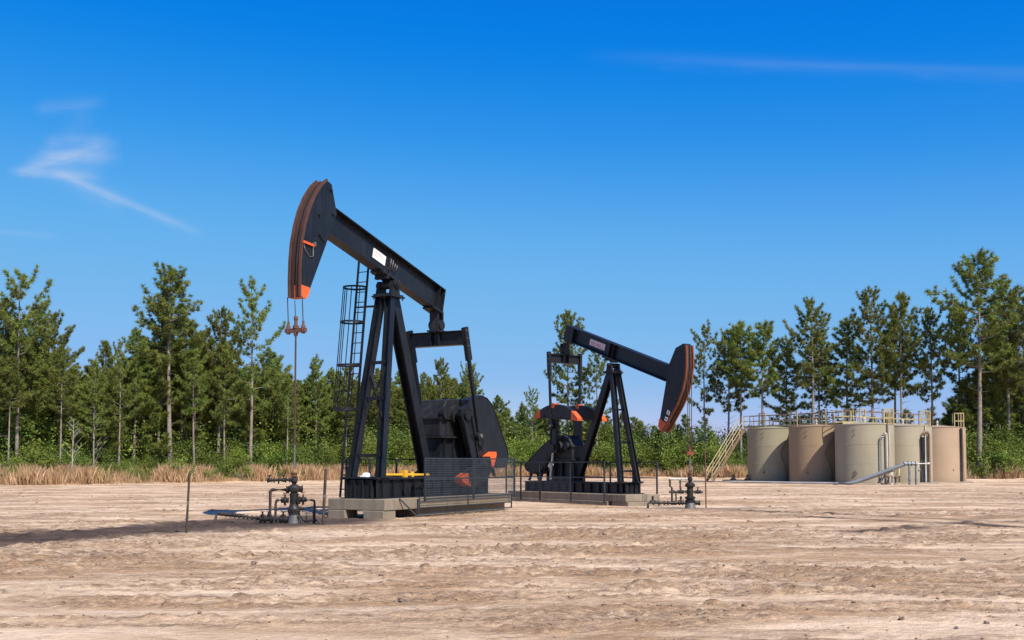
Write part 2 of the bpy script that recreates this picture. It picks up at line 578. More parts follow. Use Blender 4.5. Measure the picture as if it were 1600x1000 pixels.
    def build(s, name, mat, parent=None, off=(0, 0, 0), bevel=0.0):
        me = bpy.data.meshes.new(name)
        me.from_pydata([(p[0] - off[0], p[1] - off[1], p[2] - off[2]) for p in s.v], [], s.f)
        me.polygons.foreach_set('use_smooth', s.sm)
        me.materials.append(mat)
        me.update()
        bm = bmesh.new()
        bm.from_mesh(me)
        bmesh.ops.recalc_face_normals(bm, faces=bm.faces)
        bm.to_mesh(me)
        bm.free()
        o = bpy.data.objects.new(name, me)
        C.objects.link(o)
        if parent is not None:
            o.parent = parent
        if bevel:
            b = o.modifiers.new('bevel', 'BEVEL')
            b.width = bevel
            b.segments = 2
            b.limit_method = 'ANGLE'
        return o


def tag(o, label=None, cat=None, group=None, kind=None):
    if label:
        o['label'] = label
    if cat:
        o['category'] = cat
    if group:
        o['group'] = group
    if kind:
        o['kind'] = kind
    return o


def thing(name, label, cat, loc=(0, 0, 0), rz=0.0, group=None):
    o = bpy.data.objects.new(name, None)
    o.empty_display_size = 0.3
    C.objects.link(o)
    o.location = loc
    o.rotation_euler = (0, 0, rz)
    return tag(o, label, cat, group)


def kids(o):
    return list(o.children)


def copy_tree(o, parent=None):
    c = o.copy()
    C.objects.link(c)
    if parent is not None:
        c.parent = parent
    for ch in kids(o):
        copy_tree(ch, c)
    return c


def text_mesh(name, s, size, origin, right, up, normal, mat, parent, off=(0, 0, 0)):
    cu = bpy.data.curves.new(name, 'FONT')
    cu.body = s
    cu.size = size
    cu.extrude = 0.001
    cu.resolution_u = 3
    to = bpy.data.objects.new(name + '_tmp', cu)
    C.objects.link(to)
    dg = bpy.context.evaluated_depsgraph_get()
    me = bpy.data.meshes.new_from_object(to.evaluated_get(dg))
    bpy.data.objects.remove(to)
    r, u, n = Vector(right).normalized(), Vector(up).normalized(), Vector(normal).normalized()
    mt = Matrix(((r.x, u.x, n.x, origin[0] - off[0]), (r.y, u.y, n.y, origin[1] - off[1]), (r.z, u.z, n.z, origin[2] - off[2]), (0, 0, 0, 1)))
    me.transform(mt)
    me.name = name
    me.materials.clear()
    me.materials.append(mat)
    o = bpy.data.objects.new(name, me)
    C.objects.link(o)
    o.parent = parent
    return o


# ------------------------------------------------------------------ the ground sheet
def hashn(ix, iy, seed):
    h = (ix.astype(np.int64) * 374761393 + iy.astype(np.int64) * 668265263 + seed * 1442695041) & 0x7fffffff
    h = ((h ^ (h >> 13)) * 1274126177) & 0x7fffffff
    h = (h ^ (h >> 16)) & 0xffff
    return h / 65535.0


def vnoise(x, y, seed):
    ix = np.floor(x)
    iy = np.floor(y)
    fx = x - ix
    fy = y - iy
    fx = fx * fx * (3 - 2 * fx)
    fy = fy * fy * (3 - 2 * fy)
    a = hashn(ix, iy, seed)
    b = hashn(ix + 1, iy, seed)
    c = hashn(ix, iy + 1, seed)
    d = hashn(ix + 1, iy + 1, seed)
    return (a * (1 - fx) + b * fx) * (1 - fy) + (c * (1 - fx) + d * fx) * fy


def fbm(x, y, seed, o=4, g=0.5):
    v = 0
    amp = 1.0
    tot = 0
    for i in range(o):
        v = v + vnoise(x * 2 ** i, y * 2 ** i, seed + 17 * i) * amp
        tot += amp
        amp *= g
    return v / tot


def worley(x, y, seed):
    ix, iy = np.floor(x), np.floor(y)
    best = np.full(x.shape, 9.0)
    hb = np.zeros(x.shape)
    for i in (-1, 0, 1):
        for j in (-1, 0, 1):
            cx, cy = ix + i, iy + j
            px_ = cx + 0.15 + 0.7 * hashn(cx, cy, seed)
            py_ = cy + 0.15 + 0.7 * hashn(cx, cy, seed + 5)
            d = np.hypot(x - px_, y - py_)
            m = d < best
            best = np.where(m, d, best)
            hb = np.where(m, hashn(cx, cy, seed + 9), hb)
    return best, hb


def clodfield(x, y, f, seed):
    wx = x * f + (vnoise(x * f * 1.7, y * f * 1.7, seed + 2) - 0.5) * 0.5
    wy = y * f * 1.15 + (vnoise(x * f * 1.7, y * f * 1.7, seed + 3) - 0.5) * 0.5
    d, h = worley(wx, wy, seed)
    rad = 0.25 + 0.45 * h
    return np.sqrt(np.clip(1 - (d / rad) ** 2, 0, 1)) * h


def sstep(v, a, b):
    t = np.clip((v - a) / (b - a), 0, 1)
    return t * t * (3 - 2 * t)


EDGE = [(-400, 60), (-70, 76), (-48, 85), (-40, 89), (-31, 99), (-22, 109), (-12, 121), (-2, 138), (8, 146), (20, 140), (27, 131), (45, 124), (60, 122), (100, 116), (400, 100)]
EX = np.array([e[0] for e in EDGE], float)
EY = np.array([e[1] for e in EDGE], float)


def edge_y(x):
    return float(np.interp(x, EX, EY))


W1 = Vector((-6.24, 31.54, 0))
A1 = R(-28)
W2 = Vector((6.87, 42.48, 0))
A2 = R(35)

RUTS = [(12.6, 0.03, 0.5, 9.0, 1.1), (15.2, -0.04, 0.4, 7.0, 1.4), (18.0, 0.02, 0.6, 12.0, 1.2), (21.5, 0.06, 0.6, 11.0, 1.5), (24.6, -0.03, 0.8, 14.0, 1.2),
        (28.0, 0.05, 0.8, 17.0, 1.3), (33.0, 0.24, 0.6, 15.0, 1.0), (52.0, 0.08, 1.2, 22.0, 0.9), (60.0, -0.05, 1.6, 30.0, 0.9), (70.0, 0.02, 2.0, 35.0, 0.8), (82.0, 0.10, 2.0, 35.0, 0.8)]


def ground_fields(X, Y):
    und = (fbm(X * 0.06, Y * 0.10, 3, 3) - 0.5) * 0.10
    str1 = (fbm(X * 0.30 + Y * 0.04, Y * 1.1, 11, 4) - 0.5) * 0.075
    ridg = 1 - np.abs(fbm(X * 0.45 + Y * 0.05, Y * 2.0, 23, 4) * 2 - 1)
    patch = sstep(fbm(X * 0.14, Y * 0.35, 31, 3), 0.45, 0.62)
    r1 = sstep(ridg, 0.78, 1.0) * 0.055 * patch
    lumps = 0.0
    cl1 = clodfield(X, Y, 3.0, 201)
    cl2 = clodfield(X, Y, 7.0, 211)
    crust = 0.8 * cl1 + 0.5 * cl2
    flakes = (fbm(X * 1.3, Y * 5.0, 151, 4, 0.6) - 0.5) * 0.024
    tornm = sstep(fbm(X * 0.26 + 3, Y * 0.70, 161, 4, 0.6), 0.50, 0.60)
    z = und + str1 * 0.6 + r1 * 0.4 + flakes + crust * tornm * 0.056 * np.clip(Y / 18, 0.8, 1.25) * (1 - 0.6 * sstep(Y, 30, 60))
    rough = patch * 0.35 * sstep(ridg, 0.7, 0.95) + tornm * (0.22 + 0.5 * crust)
    lumps = np.clip(0.75 * cl1 + 0.5 * cl2, 0, 1)
    for k, (y0, sl_, amp, wl, st) in enumerate(RUTS):
        yc = y0 + sl_ * X + amp * np.sin(X / wl * 2 * math.pi * 0.5 + k * 1.7)
        act = sstep(fbm(X * 0.11 + k * 5.1, Y * 0.0 + k, 57 + k, 2), 0.28, 0.52) * st
        for off_ in (0.0, 1.7):
            d = Y - yc - off_
            jit = (vnoise(X * 1.7, X * 0 + k, 71 + k) - 0.5) * 0.14
            d = d + jit
            groove = np.exp(-(d / 0.17) ** 2)
            bank = np.exp(-((np.abs(d) - 0.34) / 0.13) ** 2)
            tread = 0.5 + 0.5 * np.sign(np.sin(X * 17 + d * 9))
            z = z - groove * (0.030 + 0.014 * tread) * act + bank * (0.004 + 0.055 * lumps) * act
            rough = rough + (bank * 0.6 + groove * 0.45) * np.minimum(act, 1)
    area = sstep(fbm(X * 0.2, Y * 0.5, 91, 3), 0.48, 0.62)
    z = z + lumps * 0.026 * area
    rough = rough + lumps * area * 0.5
    # disturbed, churned earth round the first jack's pad
    j1 = np.exp(-(((X + 2.4) / 5.5) ** 2 + ((Y - 36.5) / 3.2) ** 2) ** 2)
    z = z + j1 * lumps * 0.09
    rough = np.clip(rough * 1.5 + j1 * 0.9 * fbm(X, Y * 1.5, 5, 3) * 1.3, 0, 1)
    # calm ground where things stand
    flat = np.ones_like(X)
    for (cx, cy, rr) in [(-6.24, 31.54, 1.8), (-3.0, 37.8, 3.4), (-1.6, 41.2, 3.2), (6.87, 42.5, 1.6), (4.6, 46.0, 2.8), (2.0, 49.6, 3.0)]:
        flat = flat * sstep(np.hypot(X - cx, Y - cy), rr * 0.6, rr * 1.5)
    z = z * (0.25 + 0.75 * flat) * 0.9
    far = sstep(Y, 84, 92) * (1 - sstep(Y, 100, 112)) * sstep(X, 15, 20) * (1 - sstep(X, 44, 50))
    z = z * (1 - far * 0.9)
    ey = np.interp(X, EX, EY)
    verge = sstep(Y - ey + (fbm(X * 0.3, Y * 0.3, 7, 3) - 0.5) * 3.0, -0.5, 1.0)
    z = z + (1 - sstep(Y, 20, 34)) * (cl2 * tornm * 0.012)
    berm = np.exp(-((Y - ey + 1.2) / 0.9) ** 2)
    z = z + berm * 0.16 * (0.4 + fbm(X * 0.5, Y, 8, 3))
    # oil-darkened soil running left from the first wellhead, and near the second
    yc = np.interp(X, [-16, -13.5, -11.0, -8.9, -6.6, -4.5], [18.5, 21.5, 25.6, 30.3, 32.6, 33.0])
    wid = np.interp(X, [-16, -13.5, -11.0, -8.9, -6.6, -4.5], [1.6, 2.2, 3.2, 4.4, 3.8, 1.6])
    st = np.exp(-((Y - yc + (fbm(X * 0.5, Y * 0.8, 15, 4) - 0.5) * 2.6) / wid) ** 4) * sstep(-X, 3.2, 5.4)
    st = st * (0.42 + 1.0 * fbm(X * 0.5, Y * 1.6, 19, 4))
    st2 = 0.55 * np.exp(-(((X - 7.4) / 2.4) ** 2 + ((Y - 41.9) / 0.9) ** 2))
    # dark tracks crossing to the right of the second wellhead
    l1 = np.exp(-((Y - (41.4 - 1.12 * (X - 7)) + (vnoise(X * 0.5, X * 0, 77) - .5) * 0.8) / 0.45) ** 2) * sstep(X, 7, 9)
    l2 = np.exp(-((Y - (37.0 - 1.15 * (X - 8)) + (vnoise(X * 0.4, X * 0, 78) - .5) * 1.0) / 0.60) ** 2) * sstep(X, 8, 10)
    l3 = np.exp(-((Y - (27.2 + 1.05 * (X - 8)) + (vnoise(X * 0.4, X * 0, 79) - .5) * 1.0) / 0.55) ** 2) * sstep(X, 7.5, 9) * (1 - sstep(X, 13, 16))
    brk = sstep(fbm(X * 0.6, Y * 1.4, 66, 4), 0.36, 0.62)
    stain = np.clip(st * 1.25 + st2 + (l1 * 1.1 + l2 * 1.2 + l3 * 0.9) * (0.25 + 0.75 * brk), 0, 1)
    return z, np.clip(rough, 0, 1), stain, verge


def build_ground():
    ys = list(np.concatenate([[-3000, -600, -120, -30, -8, 0, 4, 7], []]))
    y = 8.6
    while y < 150:
        ys.append(y)
        y += max(0.032, 0.032 * (y / 10) ** 1.5)
    while y < 8000:
        ys.append(y)
        y *= 1.25
    xs = [0.0]
    x = 0.0
    while x < 62:
        x += 0.045 * (1 + x / 6.0)
        xs.append(x)
    while x < 5000:
        x *= 1.4
        xs.append(x)
    xs = sorted([-v for v in xs[1:]] + xs)
    xs = np.array(xs)
    ys = np.array(ys)
    X, Y = np.meshgrid(xs, ys)
    z, ro, st, ve = ground_fields(X, Y)
    lim = sstep(np.maximum(np.abs(X), Y), 150, 260)
    z = z * (1 - lim)
    ny, nx = X.shape
    co = np.stack([X, Y, z], -1).reshape(-1, 3).astype(np.float32)
    idx = np.arange(ny * nx).reshape(ny, nx)
    q = np.stack([idx[:-1, :-1], idx[:-1, 1:], idx[1:, 1:], idx[1:, :-1]], -1).reshape(-1, 4).astype(np.int32)
    me = bpy.data.meshes.new('ground')
    me.vertices.add(len(co))
    me.vertices.foreach_set('co', co.ravel())
    me.loops.add(q.size)
    me.loops.foreach_set('vertex_index', q.ravel())
    me.polygons.add(len(q))
    me.polygons.foreach_set('loop_start', np.arange(0, q.size, 4, dtype=np.int32))
    me.polygons.foreach_set('use_smooth', np.ones(len(q), dtype=bool))
    me.update()
    at = me.color_attributes.new('soil', 'FLOAT_COLOR', 'POINT')
    colr = np.stack([ro, st, ve, np.ones_like(ro)], -1).reshape(-1, 4).astype(np.float32)
    at.data.foreach_set('color', colr.ravel())
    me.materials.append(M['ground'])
    o = bpy.data.objects.new('ground', me)
    C.objects.link(o)
    tag(o, 'pale pinkish sandy ground with ruts and churned dirt', None, None, 'structure')


build_ground()


def gz_at(x, y):
    z = ground_fields(np.array([[float(x)]]), np.array([[float(y)]]))[0]
    return float(z[0, 0])


# ------------------------------------------------------------------ pump jacks
def rot2(p, c, a):
    s_, c_ = math.sin(a), math.cos(a)
    return (c[0] + p[0] * c_ - p[1] * s_, c[1] + p[0] * s_ + p[1] * c_)


def make_jack(J, name='pump_jack'):
    W, A = J['W'], J['A']
    u = Vector((math.sin(A), -math.cos(A), 0))
    S = J['near']                       # +1 when the camera sees the +y side
    xo = (J['skid'][0] + J['skid'][1]) / 2
    off = (xo, 0, 0)
    T = thing(name, J['label'], 'pump jack', tuple(W + u * xo), A - math.pi / 2, 'oil pump jacks on the clearing')
    k = J['k']
    px_, pz_ = J['pivot']

    def B(mb, nm, mat, par=T, bevel=0.0):
        o_ = mb.build(nm, M[mat], par, off, bevel)
        if nm in ('hose', 'stiffener', 'cross_member', 'beam_stiffener', 'lug', 'bolt', 'weight_bolt', 'lifting_handle', 'ladder_cage', 'gearbox_flange', 'motor_base'):
            o_['kind'] = 'stuff'
        return o_

    # ---- skid: two long I-beams, cross members, deck plates
    sx0, sx1 = J['skid']                # front, rear
    sw = J['skidw']
    z0, z1 = J['skidz']
    h = z1 - z0
    sk_ = MB()
    for sy in (-1, 1):
        sk_.ibeam((sx0, sy * (sw - 0.10), (z0 + z1) / 2), (sx1, sy * (sw - 0.10), (z0 + z1) / 2), 0.20, h, 0.03, 0.02)
    B(sk_, 'skid_beam', 'black')
    n = 9
    cm = MB()
    for i in range(n):
        x = sx0 - 0.02 + (sx1 - sx0 + 0.04) * i / (n - 1)
        cm.box(x - 0.05, x + 0.05, -(sw - 0.215), sw - 0.215, z0 + 0.035, z1 - 0.035)
    B(cm, 'cross_member', 'black2')
    st = MB()
    for sy in (-1, 1):
        for i in range(12):
            x = sx0 - 0.25 + (sx1 - sx0 + 0.5) * i / 11
            st.box(x - 0.008, x + 0.008, sy * (sw - 0.085) - 0.07 * (1 if sy > 0 else 1), sy * (sw - 0.085) + 0.07, z0 + 0.033, z1 - 0.033)
    B(st, 'stiffener', 'black')
    fe = MB()                            # front end panel with bays
    for i in range(4):
        y = -sw + 0.22 + (2 * sw - 0.44) * i / 3
        fe.box(sx0 + 0.003, sx0 + 0.10, y - 0.012, y + 0.012, z0 + 0.03, z1 - 0.03)
    fe.box(sx0 - 0.6, sx0 + 0.12, -sw, sw, z1 + 0.002, z1 + 0.03)
    fe.box(sx0 + 0.0, sx0 + 0.12, -sw, sw, z0 + 0.002, z0 + 0.03)
    B(fe, 'front_plate', 'dusty')
    dk = MB()
    dk.box(sx0 - 0.62, sx1 + 0.2, -sw + 0.24, sw - 0.24, z1 + 0.003, z1 + 0.022)
    B(dk, 'deck_plate', 'dusty')
    # ---- samson post
    cx, cz = J['cap']
    ft = z1 + 0.03
    lw = 0.25 * k
    fr, rr, fy = J['foot']
    for sy in (-1, 1):
        m = MB()
        m.ibeam((fr, sy * fy, ft), (cx + 0.14 * k, sy * 0.19 * k, cz), lw, lw, 0.022, 0.02, up=(0, 1, 0))
        m.box(fr - 0.24 * k, fr + 0.24 * k, sy * fy - 0.2 * k, sy * fy + 0.2 * k, ft, ft + 0.03)
        B(m, 'front_leg', 'black')
    m = MB()
    m.ibeam((rr, 0, ft), (cx - 0.24 * k, 0, cz), lw * 1.45, lw * 1.4, 0.024, 0.02, up=(0, 1, 0))
    m.box(rr - 0.30 * k, rr + 0.30 * k, -0.3 * k, 0.3 * k, ft, ft + 0.03)
    B(m, 'rear_leg', 'black')

    def legp(f, sy):                    # point on a front leg at fraction f
        return (fr + (cx + 0.14 * k - fr) * f, sy * (fy + (0.19 * k - fy) * f), ft + (cz - ft) * f)
    for f in J['braces']:
        m = MB()
        a, b = legp(f, -1), legp(f, 1)
        m.bar(a, b, 0.10 * k, 0.10 * k)
        B(m, 'cross_brace', 'black')
    if J['xbrace']:
        for s_ in (-1, 1):
            m = MB()
            m.bar(legp(0.30, s_), legp(0.60, -s_), 0.07, 0.07)
            B(m, 'diagonal_brace', 'black')
    m = MB()
    m.box(cx - 0.42 * k, cx + 0.36 * k, -0.40 * k, 0.40 * k, cz, cz + 0.05)
    m.box(cx - 0.34 * k, cx + 0.30 * k, -0.32 * k, 0.32 * k, cz + 0.051, cz + 0.11)
    for sx in (-1, 1):
        for sy in (-1, 1):
            m.tube((cx - 0.03 + sx * 0.33 * k, sy * 0.34 * k, cz - 0.07), (cx - 0.03 + sx * 0.33 * k, sy * 0.34 * k, cz + 0.11), 0.025 * k, n=6)
    B(m, 'post_cap', 'dusty')
    # ---- saddle bearing
    m = MB()
    m.tube((cx, -0.38 * k, pz_ - 0.02), (cx, 0.38 * k, pz_ - 0.02), 0.13 * k, n=14)
    for sy in (-1, 1):
        m.prism([(cx - 0.24 * k, cz + 0.111), (cx + 0.24 * k, cz + 0.111), (cx + 0.15 * k, pz_ + 0.10 * k), (cx - 0.15 * k, pz_ + 0.10 * k)], sy * 0.26 * k - 0.06 * k, sy * 0.26 * k + 0.06 * k)
    m.tube((cx, -0.43 * k, pz_ - 0.02), (cx, -0.381 * k, pz_ - 0.02), 0.075 * k, n=10)
    m.tube((cx, 0.381 * k, pz_ - 0.02), (cx, 0.43 * k, pz_ - 0.02), 0.075 * k, n=10)
    B(m, 'saddle_bearing', 'dusty')
    # ---- walking beam (I-beam) along its slope
    th = J['theta']
    bd = Vector((math.cos(th), 0, math.sin(th)))
    bu = Vector((-math.sin(th), 0, math.cos(th)))
    hb = J['beamh']
    c0 = Vector((cx, 0, J['beamz']))
    f_end = c0 + bd * J['bf']
    r_end = c0 - bd * J['br']
    wb = J['beamw']
    m = MB()
    m.ibeam(r_end, f_end, wb, hb, 0.035, 0.03, up=tuple(bu))
    beam = B(m, 'walking_beam', 'black')
    if J['stiff']:
        m = MB()
        for t in J['stiff']:
            c = c0 + bd * t
            for sy in (-1, 1):
                m.bar(c - bu * (hb / 2 - 0.037) + Vector((0, sy * wb * 0.27, 0)), c + bu * (hb / 2 - 0.037) + Vector((0, sy * wb * 0.27, 0)), 0.025, wb * 0.40, up=(0, 1, 0))
        B(m, 'beam_stiffener', 'black', beam)
    if J['endbox']:
        m = MB()
        for sy in (-1, 1):
            m.bar(r_end + bd * 0.03 + Vector((0, sy * (wb / 2 + 0.006), 0)), r_end + bd * (J['endbox']) + Vector((0, sy * (wb / 2 + 0.006), 0)), 0.02, hb + 0.02, up=tuple(bu))
        B(m, 'end_cover', 'dusty', beam)
    else:
        m = MB()
        m.bar(r_end + bd * 0.01, r_end - bd * 0.02, wb, hb, up=tuple(bu))
        m.bar(r_end + bd * 0.30 + Vector((0, S * wb * 0.27, 0)) - bu * (hb / 2 - 0.037), r_end + bd * 0.30 + Vector((0, S * wb * 0.27, 0)) + bu * (hb / 2 - 0.037), 0.025, wb * 0.40, up=(0, 1, 0))
        B(m, 'end_cover', 'black', beam)
    # beam saddle plate
    m = MB()
    q = c0 - bu * (hb / 2 + 0.03)
    m.bar(q - bd * 0.55 * k, q + bd * 0.55 * k, wb + 0.10, 0.055, up=tuple(bu))
    for i in range(4):
        for sy in (-1, 1):
            p = q + bd * (-0.45 + 0.3 * i) * k + Vector((0, sy * (wb / 2 + 0.02), 0))
            m.tube(p - bu * 0.06, p + bu * 0.075, 0.022 * k, n=6)
    m.bar(q - bu * 0.028 - bd * 0.22 * k, q - bu * 0.14 * k - bd * 0.22 * k, 0.5 * k, 0.1 * k, up=tuple(bd))
    m.bar(q - bu * 0.028 + bd * 0.22 * k, q - bu * 0.14 * k + bd * 0.22 * k, 0.5 * k, 0.1 * k, up=tuple(bd))
    B(m, 'beam_saddle', 'dusty', beam)
    m = MB()                            # bent lifting handles on the web
    if not J['endbox']:
        for t in (0.05, -0.2):
            c = c0 + bd * t + Vector((0, S * (0.04), 0))
            hh = 0.16 if t > 0 else 0.09
            m.path([c - bu * hh, c - bu * hh + Vector((0, S * 0.10, 0)), c + bu * hh + Vector((0, S * 0.10, 0)), c + bu * hh], 0.016, 6)
            m.path([c - bu * hh + bd * -0.12, c - bu * hh + Vector((0, S * 0.10, 0)) + bd * -0.12, c + bu * hh + Vector((0, S * 0.10, 0)) + bd * -0.12, c + bu * hh + bd * -0.12], 0.016, 6)
        B(m, 'lifting_handle', 'steel', beam)
    # ---- maker's plate on the near web
    sc, sl2, sh2 = J['sign']
    c = c0 + bd * sc[0] + bu * sc[1] + Vector((0, S * 0.0275, 0))
    m = MB()
    m.bar(c - bd * sl2 / 2, c + bd * sl2 / 2, 0.018, sh2, up=tuple(bu))
    plate = m.build('maker_plate', M[J['signmat']], beam, off)
    right = -bd if S > 0 else bd
    face = Vector((0, S * 0.0105, 0))
    for (s_, size, rx, uy) in J['text']:
        o_ = c + right * rx + bu * uy + face
        text_mesh('lettering', s_, size, tuple(o_), tuple(right), tuple(bu), (0, S, 0), M['redtext'], plate, off)
    # ---- horsehead
    fpts, bpts = J['headf'], J['headb']
    hw = J['headw']
    poly = fpts + bpts
    m = MB()
    m.prism(poly, -hw, hw)
    head = B(m, 'horsehead', 'black', bevel=0.012)
    m = MB()

    def offs(pts, d):
        out = []
        for i, p in enumerate(pts):
            a = Vector(pts[max(i - 1, 0)])
            b = Vector(pts[min(i + 1, len(pts) - 1)])
            t = (b - a).normalized()
            nn = Vector((t.y, -t.x))
            out.append((p[0] + nn.x * d, p[1] + nn.y * d))
        return out
    fo = offs(fpts, 0.055)
    fo1 = offs(fpts, 0.004)
    for (ya, yb, dd, mt_) in ((-hw - 0.012, -hw + 0.05, 0.075, J['trackmat']), (hw - 0.05, hw + 0.012, 0.075, J['trackmat']), (-hw * 0.62, -hw * 0.16, 0.030, 'darkrust'), (hw * 0.16, hw * 0.62, 0.030, 'darkrust')):
        fo2 = offs(fpts, dd)
        m = MB()
        m.prism(fo1 + fo2[::-1], ya, yb)
        B(m, 'head_track', mt_, head)
    m = MB()
    m.prism(J['tip'], -hw - 0.006, hw + 0.006)
    B(m, 'painted_tip', 'orange', head)
    m = MB()                            # bolts and lugs on the side plate
    for (x, z, r_) in J['lugs']:
        for sy in (-1, 1):
            m.tube((x, sy * hw, z), (x, sy * (hw + 0.06), z), r_, n=8)
    B(m, 'lug', 'dusty', head)
    if J.get('handle'):
        (x, z) = J['handle']
        m = MB()
        y = S * (hw + 0.03)
        m.bar((x + 0.22, y, z + 0.02), (x - 0.30, y, z - 0.02), 0.05, 0.07)
        B(m, 'latch_bar', 'orange', head)
        m = MB()
        m.path([(x + 0.20, y, z - 0.03), (x + 0.12, y, z - 0.22), (x - 0.08, y, z - 0.38), (x - 0.24, y, z - 0.34), (x - 0.24, y, z - 0.03)], 0.014, 6)
        m.box(x - 0.33, x - 0.25, y - 0.04, y + 0.04, z - 0.02, z + 0.09)
        B(m, 'latch_cable', 'steel', head)
    if J.get('marks'):
        for (x, z, ch) in J['marks']:
            m = MB()
            c = Vector((x, S * (hw + 0.004), z))
            dd = Vector((0.42, 0, 0.9)).normalized()
            uu = Vector((-0.9, 0, 0.42)).normalized()
            m.bar(c - dd * 0.085, c + dd * 0.085, 0.006, 0.17, up=tuple(uu))
            mk = B(m, 'number_plate', 'white', head)
            text_mesh('lettering', ch, 0.17, tuple(c + Vector((0, S * 0.004, 0)) - dd * 0.05 + uu * 0.05), tuple(dd), tuple(-uu), (0, S, 0), M['black2'], mk, off)
    # ---- bridle, carrier bar, polished rod
    zt, zc = J['bridle']
    for y in (-J['bry'], J['bry']):
        m = MB()
        m.tube((J['brx'], y, zt), (0.0, y, zc + 0.1), 0.016, n=6)
        B(m, 'bridle_cable', 'cable')
    m = MB()
    m.tube((J['brx'], 0, zt - 0.1), (0.0, 0, zc + 0.2), 0.013, n=6)
    B(m, 'bridle_cable', 'cable')
    m = MB()
    by = J['bry']
    kk = 1.0 if k > 0.9 else 0.55
    m.box(-0.06, 0.06, -by - 0.09, by + 0.09, zc - 0.06, zc + 0.06)
    for y in (-by, by) if k > 0.9 else ():
        m.lathe([(0.0, -0.10), (0.06, -0.10), (0.075, 0.0), (0.06, 0.14), (0.035, 0.16), (0.035, 0.26), (0.0, 0.27)], (0, y, zc), 10)
    m.lathe([(0.0, -0.16), (0.05 * kk, -0.16), (0.07 * kk, -0.10), (0.07 * kk, -0.061)], (0, 0, zc), 10)
    m.lathe([(0.09 * kk, 0.061), (0.09 * kk, 0.14), (0.05 * kk, 0.16), (0.05 * kk, 0.16 + 0.14 * kk), (0.065 * kk, 0.17 + 0.14 * kk), (0.065 * kk, 0.40 * kk), (0.0, 0.42 * kk)], (0, 0, zc), 10)
    B(m, 'carrier_bar', J['carmat'])
    m = MB()
    m.tube((0, 0, zc - 0.162), (0, 0, J['rodz'] + 0.7), 0.026, n=8)
    B(m, 'polished_rod', 'cable')
    m = MB()
    m.tube((0, 0, J['rodz'] + 0.698), (0, 0, J['rodz'] + 0.004), 0.028, n=8)
    B(m, 'rod_end', 'steel')
    # ---- tail bearing, equalizer, pitmans
    ex, ez = J['eq']
    eh, ew = J['eqh'], J['eqw']
    tb = r_end + bd * J['tb'] - bu * (hb / 2)
    m = MB()
    m.bar(tb - bd * 0.32 * k - bu * 0.03, tb + bd * 0.32 * k - bu * 0.03, wb + 0.08, 0.055, up=tuple(bu))
    m.tube((ex, -0.24 * k, ez + eh / 2 + 0.24 * k), (ex, 0.24 * k, ez + eh / 2 + 0.24 * k), 0.17 * k, n=14)
    for sx in (-1, 1):
        m.bar((ex + sx * 0.15 * k, 0, ez + eh / 2 + 0.02), (ex + sx * 0.15 * k, 0, tb.z - 0.02), 0.36 * k, 0.05, up=(1, 0, 0))
    m.box(ex - 0.26 * k, ex + 0.26 * k, -0.24 * k, 0.24 * k, ez + eh / 2 + 0.003, ez + eh / 2 + 0.06)
    B(m, 'tail_bearing', 'dusty')
    m = MB()
    m.ibeam((ex, -ew, ez), (ex, ew, ez), 0.30 * k, eh, 0.025, 0.03)
    for y in (-0.16, 0.16):
        m.box(ex - 0.14 * k, ex + 0.14 * k, y - 0.01, y + 0.01, ez - eh / 2 + 0.027, ez + eh / 2 - 0.027)
    B(m, 'equalizer', 'black')
    shx, shz = J['shaft']
    wx, wz = J['wrist']
    for sy in (-1, 1):
        y = sy * ew
        m = MB()
        top = Vector((ex, y + sy * 0.06, ez + eh * 0.72))
        bot = Vector((wx, sy * J['pity'], wz))
        m.bar(top + (bot - top) * 0.16, bot, 0.10 * k, 0.13 * k, up=(1, 0, 0))
        m.tube((wx, bot.y - 0.07 * k, wz), (wx, bot.y + 0.07 * k, wz), 0.17 * k, n=16)
        m.bar(top, top + (bot - top) * 0.30, 0.15 * k, 0.24 * k, up=(1, 0, 0))
        pit = B(m, 'pitman', 'black')
        m = MB()
        for i in range(3):
            for sx in (-1, 1):
                p = top + (bot - top) * (0.03 + i * 0.07)
                m.tube((p.x + sx * 0.07, p.y, p.z), (p.x + sx * 0.07, p.y + sy * 0.10 * k, p.z), 0.022, n=6)
        m.tube((wx, bot.y + sy * 0.071 * k, wz), (wx, bot.y + sy * 0.13 * k, wz), 0.07 * k, n=8)
        B(m, 'bolt', 'steel', pit)
    # ---- gearbox on its pedestal
    m = MB()
    m.prism(J['gear'], -J['geary'], J['geary'])
    gb = B(m, 'gearbox', 'dusty', bevel=0.03)
    m = MB()
    gx0, gx1, gzb, gzt = J['gflange']
    m.box(gx1, gx0, -J['geary'] - 0.10, J['geary'] + 0.10, gzb, gzb + 0.07)
    m.box(gx1 + 0.02, gx0 - 0.02, -J['geary'] - 0.06, J['geary'] + 0.06, gzt, gzt + 0.05)
    for sy in (-1, 1):
        for x in (shx, shx - 0.95 * k, shx + 0.75 * k):
            zz = shz if x == shx else shz + 0.06
            rr_ = 0.36 * k if x == shx else 0.22 * k
            m.tube((x, sy * (J['geary'] - 0.01), zz), (x, sy * (J['geary'] + 0.15), zz), rr_, n=18)
        for i in range(7):
            x = gx1 + 0.1 + (gx0 - gx1 - 0.2) * i / 6
            m.box(x - 0.02, x + 0.02, sy * (J['geary'] + 0.04) - 0.04, sy * (J['geary'] + 0.04) + 0.04, gzt + 0.051, gzt + 0.08)
        # pyramid ribs over the shaft housings
        m.add([(shx - 0.35 * k, sy * J['geary'], gzt + 0.06), (shx + 0.35 * k, sy * J['geary'], gzt + 0.06), (shx, sy * (J['geary'] + 0.14), gzt + 0.06), (shx, sy * (J['geary'] - 0.03), J['gear'][2][1] - 0.03)],
              [(0, 1, 3), (1, 2, 3), (2, 0, 3), (0, 2, 1)])
